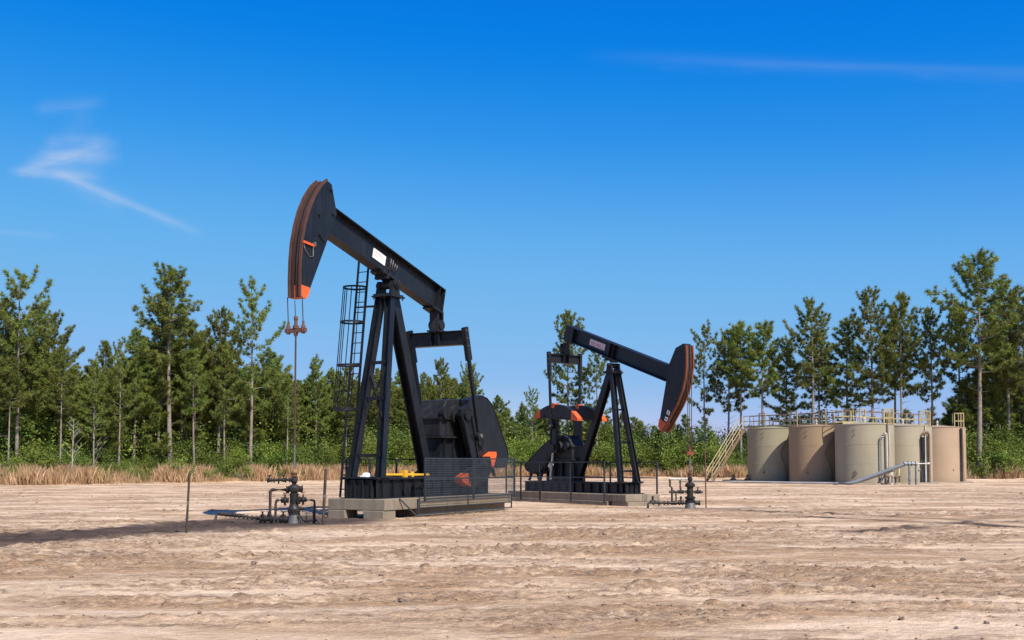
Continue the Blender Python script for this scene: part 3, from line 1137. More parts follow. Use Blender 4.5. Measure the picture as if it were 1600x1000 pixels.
    B(m, 'gearbox_flange', 'dusty', gb)
    m = MB()
    ped = J['ped']
    m.prism(ped, -J['geary'] + 0.06, J['geary'] - 0.06)
    for i in range(4):
        x = ped[0][0] + (ped[1][0] - ped[0][0]) * (0.08 + 0.28 * i)
        for sy in (-1, 1):
            m.box(x - 0.012, x + 0.012, sy * (J['geary'] + 0.0) - 0.06, sy * (J['geary'] + 0.0) + 0.06, z1 + 0.03, gzb - 0.003)
    B(m, 'pedestal', 'black')
    # ---- cranks and counterweights
    ca = J['cranka']
    for sy in (-1, 1):
        yb = sy * J['cy']
        m = MB()
        wv = 0.27 * k
        poly = [rot2(p, (shx, shz), ca) for p in [(-0.30 * k, -wv), (-0.10 * k, -wv * 1.25), (0.5 * k, -wv * 1.15), (J['cl'], -wv * 0.9), (J['cl'], wv * 0.9), (0.5 * k, wv * 1.15), (-0.10 * k, wv * 1.25), (-0.30 * k, wv)]]
        m.prism(poly, yb - 0.075 * k, yb + 0.075 * k)
        m.tube((shx, yb - sy * 0.3 * k, shz), (shx, yb + sy * 0.16 * k, shz), 0.19 * k, n=14)
        for sgn in (-1, 1):
            a_ = rot2((0.1 * k, sgn * wv), (shx, shz), ca)
            b_ = rot2((J['cl'], sgn * wv * 0.8), (shx, shz), ca)
            m.bar((a_[0], yb + sy * 0.09 * k, a_[1]), (b_[0], yb + sy * 0.09 * k, b_[1]), 0.06 * k, 0.06 * k, up=(0, 1, 0))
        m.tube((wx, yb - sy * 0.02, wz), (wx, sy * J['pity'], wz), 0.075 * k, n=10)
        cr = B(m, 'crank', 'black')
        # weight: flat base, arched back, both ends painted
        L, d0, d1 = J['wt']
        so_ = J.get('wshift', 0.0)
        npt = 14
        arc = []
        for i in range(npt + 1):
            t = -1 + 2 * i / npt
            arc.append((d0 + (d1 - d0) * (1 - abs(t) ** 2.3) * 0.86 + (d1 - d0) * 0.14, t * L / 2 + so_))
        prof = [(d0, -L / 2 + so_)] + arc + [(d0, L / 2 + so_)]
        prof = [rot2(p, (shx, shz), ca) for p in prof]
        m = MB()
        y0_, y1_ = yb + sy * (-0.10) * k, yb + sy * 0.22 * k
        yl, yh = min(y0_, y1_), max(y0_, y1_)
        m.prism(prof, yl, yh)
        wt_ = B(m, 'counterweight', 'black2', cr, bevel=0.02)
        for e in (-1, 1):
            cut = J['wtcut']
            ar = [p for p in arc if (p[1] - so_) * e >= cut - 1e-6]
            edge_d = d0 + (d1 - d0) * (1 - (cut / (L / 2)) ** 2.3) * 0.86 + (d1 - d0) * 0.14
            pl = [(d0 - 0.004, so_ + e * cut), (edge_d + 0.004, so_ + e * cut)] + sorted([(p[0] + 0.004, p[1] + 0.004 * e) for p in ar], key=lambda p: e * p[1]) + [(d0 - 0.004, so_ + e * (L / 2 + 0.004))]
            m = MB()
            m.prism([rot2(p, (shx, shz), ca) for p in pl], yl - 0.005, yh + 0.005)
            B(m, 'painted_end', 'orange', cr)
        m = MB()
        for t in (-0.45, -0.15, 0.15, 0.45):
            p = rot2((d0 + 0.16 * k, so_ + t * L * 0.6), (shx, shz), ca)
            m.tube((p[0], (yh if sy > 0 else yl) - 0.0, p[1]), (p[0], (yh if sy > 0 else yl) + sy * 0.05, p[1]), 0.05 * k, n=8)
        B(m, 'weight_bolt', 'dusty', cr)
        if J['topbox']:
            m = MB()
            pb = [rot2(p, (shx, shz), ca) for p in [(d1 - 0.16, -0.10), (d1 + 0.05, -0.10), (d1 + 0.05, 0.10), (d1 - 0.16, 0.10)]]
            m.prism(pb, yl - 0.01, yh + 0.01)
            B(m, 'adjuster_box', 'orange', cr)
    # ---- belt guard
    m = MB()
    g0, g1 = J['guardy']
    m.prism(J['guard'], min(g0, g1), max(g0, g1))
    gd = B(m, 'belt_guard', 'black', bevel=0.02)
    m = MB()
    yy = g1 + (0.006 if g1 > 0 else -0.006)
    pts = J['guard']
    cx_ = sum(p[0] for p in pts) / len(pts)
    cz_ = sum(p[1] for p in pts) / len(pts)
    ins = [(cx_ + (p[0] - cx_) * 0.97, cz_ + (p[1] - cz_) * 0.97) for p in pts]
    for a_, b_ in zip(ins, ins[1:] + ins[:1]):
        m.tube((a_[0], yy, a_[1]), (b_[0], yy, b_[1]), 0.018, n=5)
    m.tube((J['gsh'][0], yy - 0.02, J['gsh'][1]), (J['gsh'][0], yy + 0.05 * (1 if g1 > 0 else -1), J['gsh'][1]), 0.13 * k, n=12)
    m.bar((J['gsh'][0] + 0.1, yy, J['gsh'][1] + 0.6 * k), (J['gsh'][0] - 0.5 * k, yy, J['gsh'][1] - 1.3 * k), 0.012, 0.05)
    B(m, 'guard_rim', 'dusty', gd)
    # ---- motor on rear slide base
    mx, mz = J['motor']
    m = MB()
    m.tube((mx, -0.42 * k, mz), (mx, 0.42 * k, mz), 0.30 * k, n=18)
    for i in range(9):
        y = (-0.34 + 0.085 * i) * k
        m.tube((mx, y - 0.012, mz), (mx, y + 0.012, mz), 0.335 * k, n=18)
    m.box(mx - 0.34 * k, mx + 0.34 * k, -0.4 * k, 0.4 * k, mz - 0.40 * k, mz - 0.29 * k)
    m.box(mx + 0.2 * k, mx + 0.42 * k, -0.15 * k, 0.15 * k, mz - 0.05, mz + 0.25 * k)
    B(m, 'motor', 'dusty')
    m = MB()
    for sy in (-1, 1):
        m.bar((mx + 0.5 * k, sy * 0.4 * k, z1 + 0.03), (mx + 0.3 * k, sy * 0.4 * k, mz - 0.41 * k), 0.09, 0.09)
        m.bar((mx - 0.5 * k, sy * 0.4 * k, z1 + 0.03), (mx - 0.3 * k, sy * 0.4 * k, mz - 0.41 * k), 0.09, 0.09)
    m.box(mx - 0.5 * k, mx + 0.5 * k, -0.5 * k, 0.5 * k, mz - 0.45 * k, mz - 0.402 * k)
    B(m, 'motor_base', 'black')
    # brake drum and lever
    m = MB()
    bx, bz = J['brake']
    y = S * (J['geary'] + 0.2)
    m.tube((bx, y - 0.10, bz), (bx, y + 0.10, bz), 0.30 * k, n=20)
    m.tube((bx, y - 0.14, bz), (bx, y + 0.14, bz), 0.10 * k, n=12)
    B(m, 'brake_drum', 'dusty')
    m = MB()
    m.bar((bx + 0.1, y, bz - 0.2), (bx - 0.1, y, z1 + 0.1), 0.05, 0.09)
    m.bar((bx + 0.02, y, bz - 0.9 * k), (bx - 0.14, y, bz - 1.1 * k), 0.14, 0.16)
    B(m, 'brake_lever', J['levermat'])
    return T, B, off


def ellarc(pts):
    return pts


J1 = dict(W=W1, A=A1, near=1, k=1.0, label='large black pump jack on the left with raised brown-faced horsehead above the left wellhead',
          pivot=(-4.65, 7.55), skid=(-3.20, -10.3), skidw=0.70, skidz=(0.62, 1.24), cap=(-4.65, 7.12), foot=(-3.50, -7.02, 0.55), rearfy=0.16,
          braces=(0.12, 0.43, 0.63), xbrace=True, theta=math.atan(0.251), beamh=0.87, beamz=8.22, bf=3.45, br=3.28, beamw=0.40, stiff=(), endbox=0,
          sign=((0.56, 0.02), 0.70, 0.32), signmat='white', text=[('OILWELL', 0.115, -0.31, 0.03), ('PUMP CO.', 0.07, -0.30, -0.07)],
          headf=[(0.03, 6.50), (0.045, 7.0), (0.03, 7.55), (-0.03, 8.1), (-0.15, 8.6), (-0.33, 9.1), (-0.58, 9.55), (-0.88, 9.93), (-1.16, 10.16)],
          headb=[(-1.36, 10.10), (-1.62, 9.26), (-1.11, 8.23), (-0.22, 6.50)], headw=0.21,
          tip=[(0.036, 6.492), (0.046, 6.86), (-0.33, 6.83), (-0.36, 6.73), (-0.225, 6.492)], trackmat='rust',
          lugs=[(-0.75, 9.05, 0.045), (-0.8, 8.45, 0.06), (-0.95, 8.35, 0.05), (-1.3, 9.9, 0.04), (-1.42, 9.2, 0.04)], handle=(-0.22, 8.1),
          bridle=(6.52, 5.55), bry=0.27, brx=0.06, carmat='rusty_iron', rodz=1.55, eq=(-7.66, 6.06), eqh=0.50, eqw=1.08, tb=0.30,
          shaft=(-8.05, 3.40), wrist=(-8.70, 2.69), pity=1.12,
          gear=[(-7.12, 2.66), (-7.12, 3.28), (-7.55, 3.92), (-8.75, 4.02), (-9.35, 3.35), (-9.35, 2.66)], geary=0.50, gflange=(-7.02, -9.45, 2.60, 3.24),
          ped=[(-7.18, 1.262), (-9.30, 1.262), (-9.15, 2.60), (-7.25, 2.60)],
          cranka=R(249), cl=1.95, cy=0.92, wt=(2.6, 1.85, 2.55), wtcut=0.82, wshift=0.0, topbox=False,
          guard=[(-8.35, 3.92), (-8.9, 4.10), (-9.45, 4.18), (-9.85, 4.12), (-10.25, 3.90), (-10.6, 3.45), (-11.0, 2.85), (-11.42, 2.30), (-11.55, 2.0), (-11.45, 1.70), (-11.2, 1.55), (-10.7, 1.55), (-9.2, 1.75), (-8.6, 2.4), (-8.35, 3.2)],
          guardy=(0.56, 0.80), gsh=(-9.05, 3.45), motor=(-10.6, 2.2), brake=(-9.3, 2.45), levermat='yellow')
JK1, B1, OFF1 = make_jack(J1)

# caged ladder of the first jack
def jack_ladder():
    la = MB()
    y0, y1 = -1.12, -0.72
    bx, tx = -3.66, -4.60
    zb, zt = 0.64, 8.5

    def lp(z):
        return bx + (tx - bx) * (z - zb) / (zt - zb)
    for y in (y0, y1):
        la.bar((bx, y, zb), (tx, y, zt), 0.045, 0.06, up=(0, 1, 0))
    lad = B1(la, 'ladder', 'black2')
    z = zb + 0.25
    first = None
    while z < zt - 0.1:
        if first is None:
            m = MB()
            m.tube((0, y0, 0), (0, y1, 0), 0.016, n=6)
            first = m.build('rung', M['black2'], lad)
            o = first
        else:
            o = first.copy()
            C.objects.link(o)
        o.parent = lad
        o.location = (lp(z) - OFF1[0], 0, z)
        z += 0.34
    cage = MB()
    yc = (y0 + y1) / 2
    hoops = (7.45, 6.30, 4.88, 3.45)
    rr = 0.40
    for z in hoops:
        cage.ring((lp(z) + 0.36, yc, z), rr, 0.018, 0.06 if z > 4 else 0.10, n=20)
    for a in (-100, -60, -20, 20, 60, 100):
        t = R(a)
        pts = [(lp(z) + 0.36 + (rr - 0.02) * math.cos(t), yc + (rr - 0.02) * math.sin(t), z) for z in (7.46, 3.44)]
        cage.bar(pts[0], pts[1], 0.012, 0.035)
    B1(cage, 'ladder_cage', 'black2')
    br = MB()
    for z in ():
        f = (z - 1.27) / (7.12 - 1.27)
        lx, ly = -3.5 + (-4.51 + 3.5) * f, -(0.55 + (0.19 - 0.55) * f)
        br.bar((lp(z), y1, z), (lx, ly, z), 0.05, 0.05)
        br.bar((lp(z), y0, z), (lx, ly, z - 0.02), 0.05, 0.05)
    for z in (6.85, 3.45, 1.35):
        f = (z - 1.27) / (7.12 - 1.27)
        lx, ly = -3.5 + (-4.51 + 3.5) * f, -(0.55 + (0.19 - 0.55) * f)
        for yy in (y0, y1):
            br = MB()
            br.bar((lp(z), yy, z), (lx, ly, z - (0.02 if yy == y0 else 0)), 0.05, 0.05)
            B1(br, 'ladder_bracket', 'black2')


jack_ladder()
m = MB()
m.tube((-3.5, 0.35, 1.36), (-6.6, 0.35, 1.33), 0.05, n=10)
m.tube((-5.6, 0.35, 1.28), (-5.6, 0.35, 1.45), 0.07, n=10)
m.box(-5.2, -5.0, 0.25, 0.45, 1.27, 1.50)
B1(m, 'yellow_bar', 'yellow')
m = MB()
m.box(-3.45, -3.85, -0.22, 0.06, 1.28, 1.33)
m.lathe([(0.0, 0.10), (0.09, 0.09), (0.13, 0.05), (0.15, 0.0)], (-3.62, -0.08, 1.33), 9)
B1(m, 'white_cover', 'white', bevel=0.02)
m = MB()
m.path([(-4.35, 0.62, 1.26), (-4.5, 0.85, 1.1), (-4.6, 0.9, 0.75), (-4.75, 0.9, 0.62)], 0.02, 6)
m.path([(-5.1, 0.6, 1.2), (-5.3, 0.95, 0.95), (-5.35, 1.0, 0.64)], 0.018, 6)
B1(m, 'hose', 'black2')

sinv = 0.936
J2 = dict(W=W2, A=A2, near=-1, k=0.78, label='smaller black pump jack beside the right wellhead with lowered orange-tipped horsehead and raised orange-ended counterweights',
          pivot=(-4.52, 5.86), skid=(-3.42, -10.2), skidw=0.60, skidz=(0.47, 0.92), cap=(-4.52, 5.52), foot=(-3.55, -6.95, 0.46), rearfy=0.12,
          braces=(0.10, 0.36, 0.66), xbrace=False, theta=-math.atan(0.348), beamh=0.66, beamz=6.47, bf=3.62, br=3.32, beamw=0.34, stiff=(0.15, -0.12), endbox=0.62,
          sign=((-1.08, 0.0), 1.06, 0.27), signmat='pinkwhite', text=[('OILWELL', 0.20, -0.42, -0.09)],
          headf=[(-1.42, 2.99), (-1.20, 3.20), (-0.95, 3.52), (-0.54, 4.02), (-0.22, 4.57), (-0.06, 5.05), (0.0, 5.5), (0.0, 5.95), (-0.02, 6.30)],
          headb=[(-0.12, 6.38), (-0.55, 6.24), (-0.93, 5.63), (-1.11, 4.92), (-1.49, 3.44), (-1.57, 3.2)], headw=0.19,
          tip=[(-1.42, 2.982), (-1.20, 3.195), (-1.10, 3.30), (-1.505, 3.50), (-1.578, 3.2)], trackmat='rustorange',
          lugs=[(-0.55, 4.2, 0.07), (-1.02, 4.9, 0.04), (-0.9, 5.6, 0.04)], marks=[(-0.98, 3.72, 'D'), (-1.10, 3.47, 'B')],
          bridle=(5.4, 2.12), bry=0.10, brx=0.03, carmat='rustorange', rodz=1.46, eq=(-7.88, 6.38), eqh=0.40, eqw=0.82, tb=0.42,
          shaft=(-7.82, 2.43), wrist=(-7.83, 3.37), pity=0.80,
          gear=[(-6.92, 1.92), (-6.92, 2.50), (-7.15, 2.82), (-7.6, 2.98), (-8.35, 2.90), (-8.55, 2.4), (-8.55, 1.92)], geary=0.34, gflange=(-6.82, -8.75, 1.86, 2.44),
          ped=[(-6.90, 0.945), (-8.85, 0.945), (-8.5, 1.86), (-7.0, 1.86)],
          cranka=R(86), cl=1.5, cy=0.64, wt=(3.15, 1.25, 1.90), wtcut=1.12, wshift=-0.22, topbox=True,
          guard=[(-7.95, 2.80), (-8.35, 2.78), (-8.9, 2.50), (-9.5, 2.12), (-10.05, 1.80), (-10.25, 1.60), (-10.15, 1.42), (-9.7, 1.25), (-9.0, 1.35), (-8.5, 1.75), (-8.1, 2.2)],
          guardy=(-0.37, -0.52), gsh=(-8.35, 2.35), motor=(-9.75, 1.6), brake=(-8.15, 2.42), levermat='palepipe')
JK2, B2, OFF2 = make_jack(J2)


# ---- concrete foundations (each jack stands on one)
def foundation(W, A, x0, x1, yw, zb, zt, seg, label, blocks):
    u = Vector((math.sin(A), -math.cos(A), 0))
    xo = (x0 + x1) / 2
    T = thing('concrete_foundation', label, 'foundation', tuple(W + u * xo), A - math.pi / 2)
    xs = [x0] + seg + [x1]
    for a, b in zip(xs[:-1], xs[1:]):
        m = MB()
        m.box(b + 0.006, a - 0.006, -yw, yw, zb, zt)
        m.build('slab', M['concrete'], T, (xo, 0, 0), 0.02)
    for (a, b, y0, y1, z0, z1) in blocks:
        m = MB()
        m.box(b, a, y0, y1, z0, z1)
        m.build('block', M['concrete'], T, (xo, 0, 0), 0.02)
    return T


foundation(W1, A1, -2.98, -11.2, 1.08, 0.27, 0.618, [-4.75], 'long weathered concrete slab under the larger pump jack, resting on blocks',
           [(-2.95, -3.62, -1.07, -0.40, -0.15, 0.265), (-2.95, -3.62, 0.30, 1.05, -0.15, 0.265), (-5.0, -11.0, -0.92, 0.92, -0.2, 0.266)])
foundation(W2, A2, -2.70, -11.0, 0.92, 0.18, 0.468, [-3.75, -6.6, -9.2], 'long grey concrete slab in four lengths under the smaller pump jack',
           [(-2.60, -3.6, -0.90, 0.9, -0.15, 0.175), (-3.8, -10.9, -0.97, 0.97, -0.15, 0.176)])


# ---- guard railings
def railing(W, A, label, xs, y, z0, z1, rails, lowframe=None, mesh=None, extra=None):
    u = Vector((math.sin(A), -math.cos(A), 0))
    xo = (xs[0] + xs[-1]) / 2
    T = thing('guard_railing', label, 'railing', tuple(W + u * xo), A - math.pi / 2)
    off = (xo, 0, 0)
    for x in xs:
        m = MB()
        m.box(x - 0.028, x + 0.028, y - 0.028, y + 0.028, z0, z1)
        m.build('post', M['fence'], T, off)
    for z in rails:
        m = MB()
        m.bar((xs[0], y, z), (xs[-1], y, z), 0.045, 0.045)
        m.build('rail', M['fence'], T, off)
    if mesh:
        xa, xb, za, zb = mesh
        m = MB()
        n = int(abs(xb - xa) / 0.075)
        yy = y + (0.035 if y > 0 else -0.035)
        for i in range(n + 1):
            x = xa + (xb - xa) * i / n
            m.bar((x, yy, za), (x, yy, zb), 0.008, 0.008)
        n = int((zb - za) / 0.075)
        for i in range(n + 1):
            z = za + (zb - za) * i / n
            m.bar((xa, yy + 0.006, z), (xb, yy + 0.006, z), 0.008, 0.008)
        m.build('wire_mesh', M['wire'], T, off)['kind'] = 'stuff'
    if lowframe:
        xa, xb, zz = lowframe
        yy = y + 0.06 * (1 if y > 0 else -1)
        for z in zz:
            m = MB()
            m.bar((xa, yy, z), (xb, yy, z), 0.035, 0.035)
            m.build('lower_rail', M['fence'], T, off)
        for x in (xa, xb):
            m = MB()
            m.bar((x, yy, zz[0]), (x, yy, zz[-1] + 0.1), 0.04, 0.04)
            m.build('lower_post', M['fence'], T, off)
    if extra:
        for a, b in extra:
            m = MB()
            m.bar(a, b, 0.04, 0.04)
            m.build('stay', M['fence'], T, off)
    return T


railing(W1, A1, 'wire mesh guard railing along the near side of the larger pump jack', (-4.75, -7.85, -10.85), 1.40, 0.50, 1.90, (1.88, 1.22, 0.58),
        lowframe=(-4.24, -10.5, (0.12, 0.32, 0.50)), mesh=(-4.75, -10.85, 0.58, 1.88), extra=[((-3.75, 1.1, 0.62), (-4.24, 1.46, 0.05)), ((-10.85, 1.4, 1.88), (-11.1, 1.4, 1.9))])
railing(W1, A1, 'thin black open railing behind the larger pump jack legs', (-4.3, -5.6, -7.2, -9.2, -11.2, -13.0), -1.35, 0.0, 1.88, (1.86, 1.25, 0.7))
railing(W2, A2, 'open black guard railing along the near side of the smaller pump jack', (-3.68, -5.9, -8.1, -9.55, -10.7), -1.22, 0.10, 1.80, (1.78, 1.14),
        mesh=(-5.9, -10.7, 0.5, 1.14))
railing(W2, A2, 'open black guard railing on the far side of the smaller pump jack', (-3.2, -4.7, -6.2, -8.0, -10.0), 1.22, 0.10, 1.78, (1.76, 1.12))


# ------------------------------------------------------------------ wellheads
def valve(mb, c, ax, s=1.0):
    """body + flanges along axis vector ax"""
    c = Vector(c)
    ax = Vector(ax).normalized()
    mb.tube(c - ax * 0.13 * s, c + ax * 0.13 * s, 0.055 * s, n=10)
    for t in (-0.12, 0.12):
        mb.tube(c + ax * (t - 0.02) * s, c + ax * (t + 0.02) * s, 0.095 * s, n=12)
    mb.lathe([(0.0, -0.10 * s), (0.075 * s, -0.08 * s), (0.095 * s, 0.0), (0.07 * s, 0.08 * s), (0.035 * s, 0.11 * s), (0.03 * s, 0.17 * s), (0.0, 0.18 * s)], tuple(c), 10)


def wheel(mb, c, r=0.09):
    mb.ring((c[0], c[1], c[2]), r, 0.02, 0.02, n=14)
    mb.bar((c[0] - r + 0.01, c[1], c[2]), (c[0] + r - 0.01, c[1], c[2]), 0.016, 0.016)
    mb.bar((c[0], c[1] - r + 0.01, c[2]), (c[0], c[1] + r - 0.01, c[2]), 0.016, 0.016)
    mb.tube((c[0], c[1], c[2] - 0.07), (c[0], c[1], c[2] + 0.01), 0.013, n=6)


def bolts(mb, c, r, z, n=8):
    for i in range(n):
        a = 2 * math.pi * i / n
        mb.tube((c[0] + r * math.cos(a), c[1] + r * math.sin(a), z - 0.045), (c[0] + r * math.cos(a), c[1] + r * math.sin(a), z + 0.045), 0.014, n=5)


def stack_part(T, nm, mat, prof, n=22, bl=()):
    m = MB()
    m.lathe(prof, (0, 0, 0), n)
    for (r, z) in bl:
        bolts(m, (0, 0), r, z, 10)
    return m.build(nm, M[mat], T)


# first wellhead; local x runs to the right of the picture, y away
T = thing('wellhead', 'dusty black wellhead of stacked flanges and valves under the larger horsehead', 'wellhead', (W1.x, W1.y, -0.07), 0)
T.scale = (0.72, 0.72, 0.94)
stack_part(T, 'casing', 'steel', [(0.30, -0.1), (0.26, 0.0), (0.205, 0.36), (0.0, 0.36)])
stack_part(T, 'casing_head', 'well', [(0.0, 0.361), (0.235, 0.361), (0.235, 0.43), (0.255, 0.44), (0.255, 0.52), (0.19, 0.60), (0.17, 0.66), (0.17, 0.93), (0.0, 0.93)], bl=[(0.235, 0.46)])
stack_part(T, 'tubing_head', 'well', [(0.0, 0.931), (0.185, 0.931), (0.185, 0.99), (0.14, 1.0), (0.14, 1.03), (0.23, 1.04), (0.25, 1.10), (0.25, 1.17), (0.20, 1.22), (0.11, 1.26), (0.0, 1.26)], bl=[(0.21, 1.10)])
stack_part(T, 'flow_tee', 'well', [(0.0, 1.261), (0.08, 1.261), (0.09, 1.30), (0.13, 1.33), (0.14, 1.38), (0.13, 1.44), (0.085, 1.47), (0.085, 1.50), (0.0, 1.50)])
stack_part(T, 'stuffing_box', 'rusty_iron', [(0.0, 1.501), (0.12, 1.501), (0.12, 1.53), (0.085, 1.54), (0.10, 1.57), (0.125, 1.59), (0.125, 1.62), (0.09, 1.63), (0.0, 1.63)])
m = MB()
m.tube((0.13, 0, 1.12), (0.33, 0, 1.12), 0.09, n=12)
m.tube((0.30, 0, 1.12), (0.33, 0, 1.12), 0.12, n=12)
m.build('side_outlet', M['well'], T)
m = MB()
m.tube((-0.20, 0, 1.10), (-0.31, 0, 1.10), 0.11, n=12)
m.build('side_outlet', M['well'], T)
m = MB()
m.tube((0.12, -0.02, 0.78), (0.22, -0.10, 0.78), 0.12, n=14)
m.build('side_outlet', M['well'], T)


def piece(nm, mat, fn, *a):
    m = MB()
    fn(m, *a)
    return m.build(nm, M[mat], T)


m = MB()
m.path([(-0.30, 0, 1.10), (-0.85, 0, 1.10), (-0.93, 0, 1.07), (-0.95, 0, 0.98), (-0.95, 0, 0.18)], 0.055, 10)
m.tube((-0.95, 0, 0.99), (-0.95, 0, 1.06), 0.07, n=10)
m.build('flow_pipe', M['pipe'], T)
m = MB()
m.path([(-0.5, 0, 0.78), (-0.64, 0, 0.79), (-0.71, 0, 0.75), (-0.73, 0, 0.66), (-0.73, 0, 0.2)], 0.05, 10)
m.build('flow_pipe', M['pipe'], T)
for (x, z, s) in ((-0.36, 0.78, 1.0), (0.36, 0.80, 0.9)):
    m = MB()
    valve(m, (x, 0, z), (1, 0, 0), s)
    m.tube((x, 0, z - 0.16), (x, 0, z - 0.08), 0.05, n=8)
    vo = m.build('valve', M['well'], T)
    m = MB()
    wheel(m, (x, -0.02, z + 0.21), 0.085)
    m.build('handwheel', M['rusty_iron'], vo)
m = MB()
m.path([(0.46, 0, 0.79), (0.72, 0, 0.79), (0.80, 0, 0.76), (0.82, 0, 0.68), (0.82, 0, 0.06)], 0.045, 10)
m.build('flow_pipe', M['pipe'], T)
m = MB()
m.tube((0.78, -0.1, 0.62), (0.78, -0.1, -0.05), 0.022, n=8)
m.build('drain_pipe', M['well'], T)
# upper left valve arm
m = MB()
m.tube((-0.10, 0, 1.40), (-1.05, 0, 1.385), 0.040, n=10)
for x in (-0.18, -0.34, -0.62, -0.80, -1.05):
    m.tube((x - 0.025, 0, 1.395), (x + 0.025, 0, 1.395), 0.075, n=12)
m.tube((-0.62, 0, 1.28), (-0.62, 0, 1.42), 0.03, n=8)
m.build('valve_arm', M['well'], T)
for x in (-0.42, -0.98):
    m = MB()
    valve(m, (x, 0, 1.39), (1, 0, 0), 0.62)
    vo = m.build('valve', M['well'], T)
    m = MB()
    m.tube((x, 0, 1.49), (x, 0, 1.56), 0.035, n=8)
    m.bar((x - 0.07, 0, 1.53), (x + 0.07, 0, 1.53), 0.025, 0.03)
    m.build('handwheel', M['well'], vo)
# ground-level manifold to the left
m = MB()
m.tube((-0.22, 0, 0.20), (-1.35, 0, 0.22), 0.075, n=12)
for x in (-0.35, -0.52, -0.9, -1.15, -1.32):
    m.tube((x - 0.03, 0, 0.21), (x + 0.03, 0, 0.21), 0.12, n=12)
for x in (-0.62, -0.78):
    m.tube((x, -0.06, 0.02), (x, -0.02, 0.22), 0.06, n=8)
m.build('manifold', M['well'], T)
m = MB()
m.path([(-1.35, 0, 0.22), (-2.1, 0.25, 0.30), (-3.1, 0.55, 0.35)], 0.055, 10)
for i in range(9):
    t = i / 8
    x, y, z = -1.5 - 1.5 * t, 0.03 + 0.50 * t, 0.24 + 0.11 * t
    m.tube((x - 0.02, y, z + 0.0), (x + 0.02, y + 0.005, z), 0.078, n=8)
m.path([(-3.1, 0.55, 0.35), (-3.22, 0.5, 0.3), (-3.26, 0.4, 0.05)], 0.05, 8)
m.build('flow_line', M['pipe'], T)
for (x, s) in ((-0.42, 1.0), (-1.0, 0.85), (-1.24, 0.85)):
    m = MB()
    m.tube((x, -0.02, 0.25), (x, -0.02, 0.44), 0.035, n=8)
    m.tube((x, -0.02, 0.30), (x, -0.02, 0.36), 0.07, n=8)
    m.bar((x - 0.09, -0.02, 0.43), (x + 0.09, -0.02, 0.43), 0.03, 0.03)
    m.build('valve', M['well'], T)
m = MB()
m.path([(0.20, -0.05, 0.40), (0.32, -0.1, 0.24), (0.45, -0.15, 0.16), (0.95, -0.1, 0.18), (1.1, -0.15, 0.05)], 0.035, 8)
m.path([(0.18, -0.15, 0.30), (0.36, -0.25, 0.05), (0.62, -0.3, 0.02)], 0.03, 8)
m.tube((0.52, -0.1, 0.16), (0.50, -0.1, 0.42), 0.03, 0.012, n=6)
m.tube((0.24, 0, 0.52), (0.40, 0, 0.52), 0.05, n=8)
m.build('hose', M['well'], T)

# second wellhead
T = thing('wellhead', 'brownish wellhead with pipe frame beside the smaller pump jack', 'wellhead', (W2.x, W2.y, 0.0), 0)
stack_part(T, 'casing', 'steel', [(0.25, -0.1), (0.22, 0.0), (0.16, 0.24), (0.0, 0.24)])
stack_part(T, 'casing_head', 'well', [(0.0, 0.241), (0.20, 0.241), (0.20, 0.29), (0.15, 0.31), (0.15, 0.35), (0.20, 0.37), (0.20, 0.43), (0.12, 0.46), (0.12, 0.80), (0.0, 0.80)], bl=[(0.185, 0.27), (0.185, 0.40)])
stack_part(T, 'tubing_head', 'well', [(0.0, 0.801), (0.13, 0.801), (0.19, 0.83), (0.20, 0.90), (0.14, 0.97), (0.10, 0.99), (0.0, 0.99)], bl=[(0.17, 0.86)])
stack_part(T, 'flow_tee', 'well', [(0.0, 0.991), (0.07, 0.991), (0.07, 1.05), (0.10, 1.07), (0.10, 1.15), (0.07, 1.17), (0.07, 1.20), (0.0, 1.20)])
stack_part(T, 'stuffing_box', 'rusty_iron', [(0.0, 1.201), (0.09, 1.201), (0.09, 1.25), (0.06, 1.26), (0.09, 1.30), (0.09, 1.36), (0.05, 1.38), (0.05, 1.45), (0.0, 1.46)])
m = MB()
m.tube((-0.08, 0, 0.64), (-0.82, 0, 0.62), 0.035, n=8)
for x in (-0.15, -0.28, -0.46, -0.62):
    m.tube((x - 0.02, 0, 0.63), (x + 0.02, 0, 0.63), 0.07, n=10)
m.build('side_arm', M['well'], T)
for x in (-0.36, 0.30):
    m = MB()
    valve(m, (x, 0, 0.63), (1, 0, 0), 0.8)
    vo = m.build('valve', M['well'], T)
    m = MB()
    wheel(m, (x, 0, 0.80), 0.06)
    m.build('handwheel', M['rusty_iron'], vo)
m = MB()
m.tube((0.1, 0, 0.63), (0.50, 0, 0.62), 0.035, n=8)
m.build('side_arm', M['well'], T)
m = MB()
m.tube((-0.07, 0, 1.11), (-0.80, 0, 1.12), 0.035, n=8)
for x in (-0.16, -0.30, -0.44):
    m.tube((x - 0.02, 0, 1.115), (x + 0.02, 0, 1.115), 0.06, n=10)
m.tube((-0.34, 0, 1.10), (-0.34, 0, 1.40), 0.02, n=6)
m.build('valve_arm', M['palepipe'], T)
m = MB()
m.path([(-0.78, 0, 1.12), (-0.77, 0, 0.85), (-0.70, 0, 0.78), (-0.70, 0, 0.12)], 0.04, 8)
m.build('riser_pipe', M['pipe'], T)
m = MB()
m.path([(-0.38, 0, 1.08), (-0.38, 0, 0.75), (-0.34, 0, 0.68)], 0.03, 8)
m.path([(-0.54, 0, 0.64), (-0.55, 0, 0.12)], 0.03, 8)
m.build('riser_pipe', M['pipe'], T)
m = MB()
m.tube((-0.18, 0, 0.19), (-1.55, -0.05, 0.22), 0.05, n=10)
for x in (-0.3, -0.42, -0.62, -0.86, -1.0, -1.2, -1.42):
    m.tube((x - 0.025, -0.02, 0.20), (x + 0.025, -0.02, 0.20), 0.085, n=10)
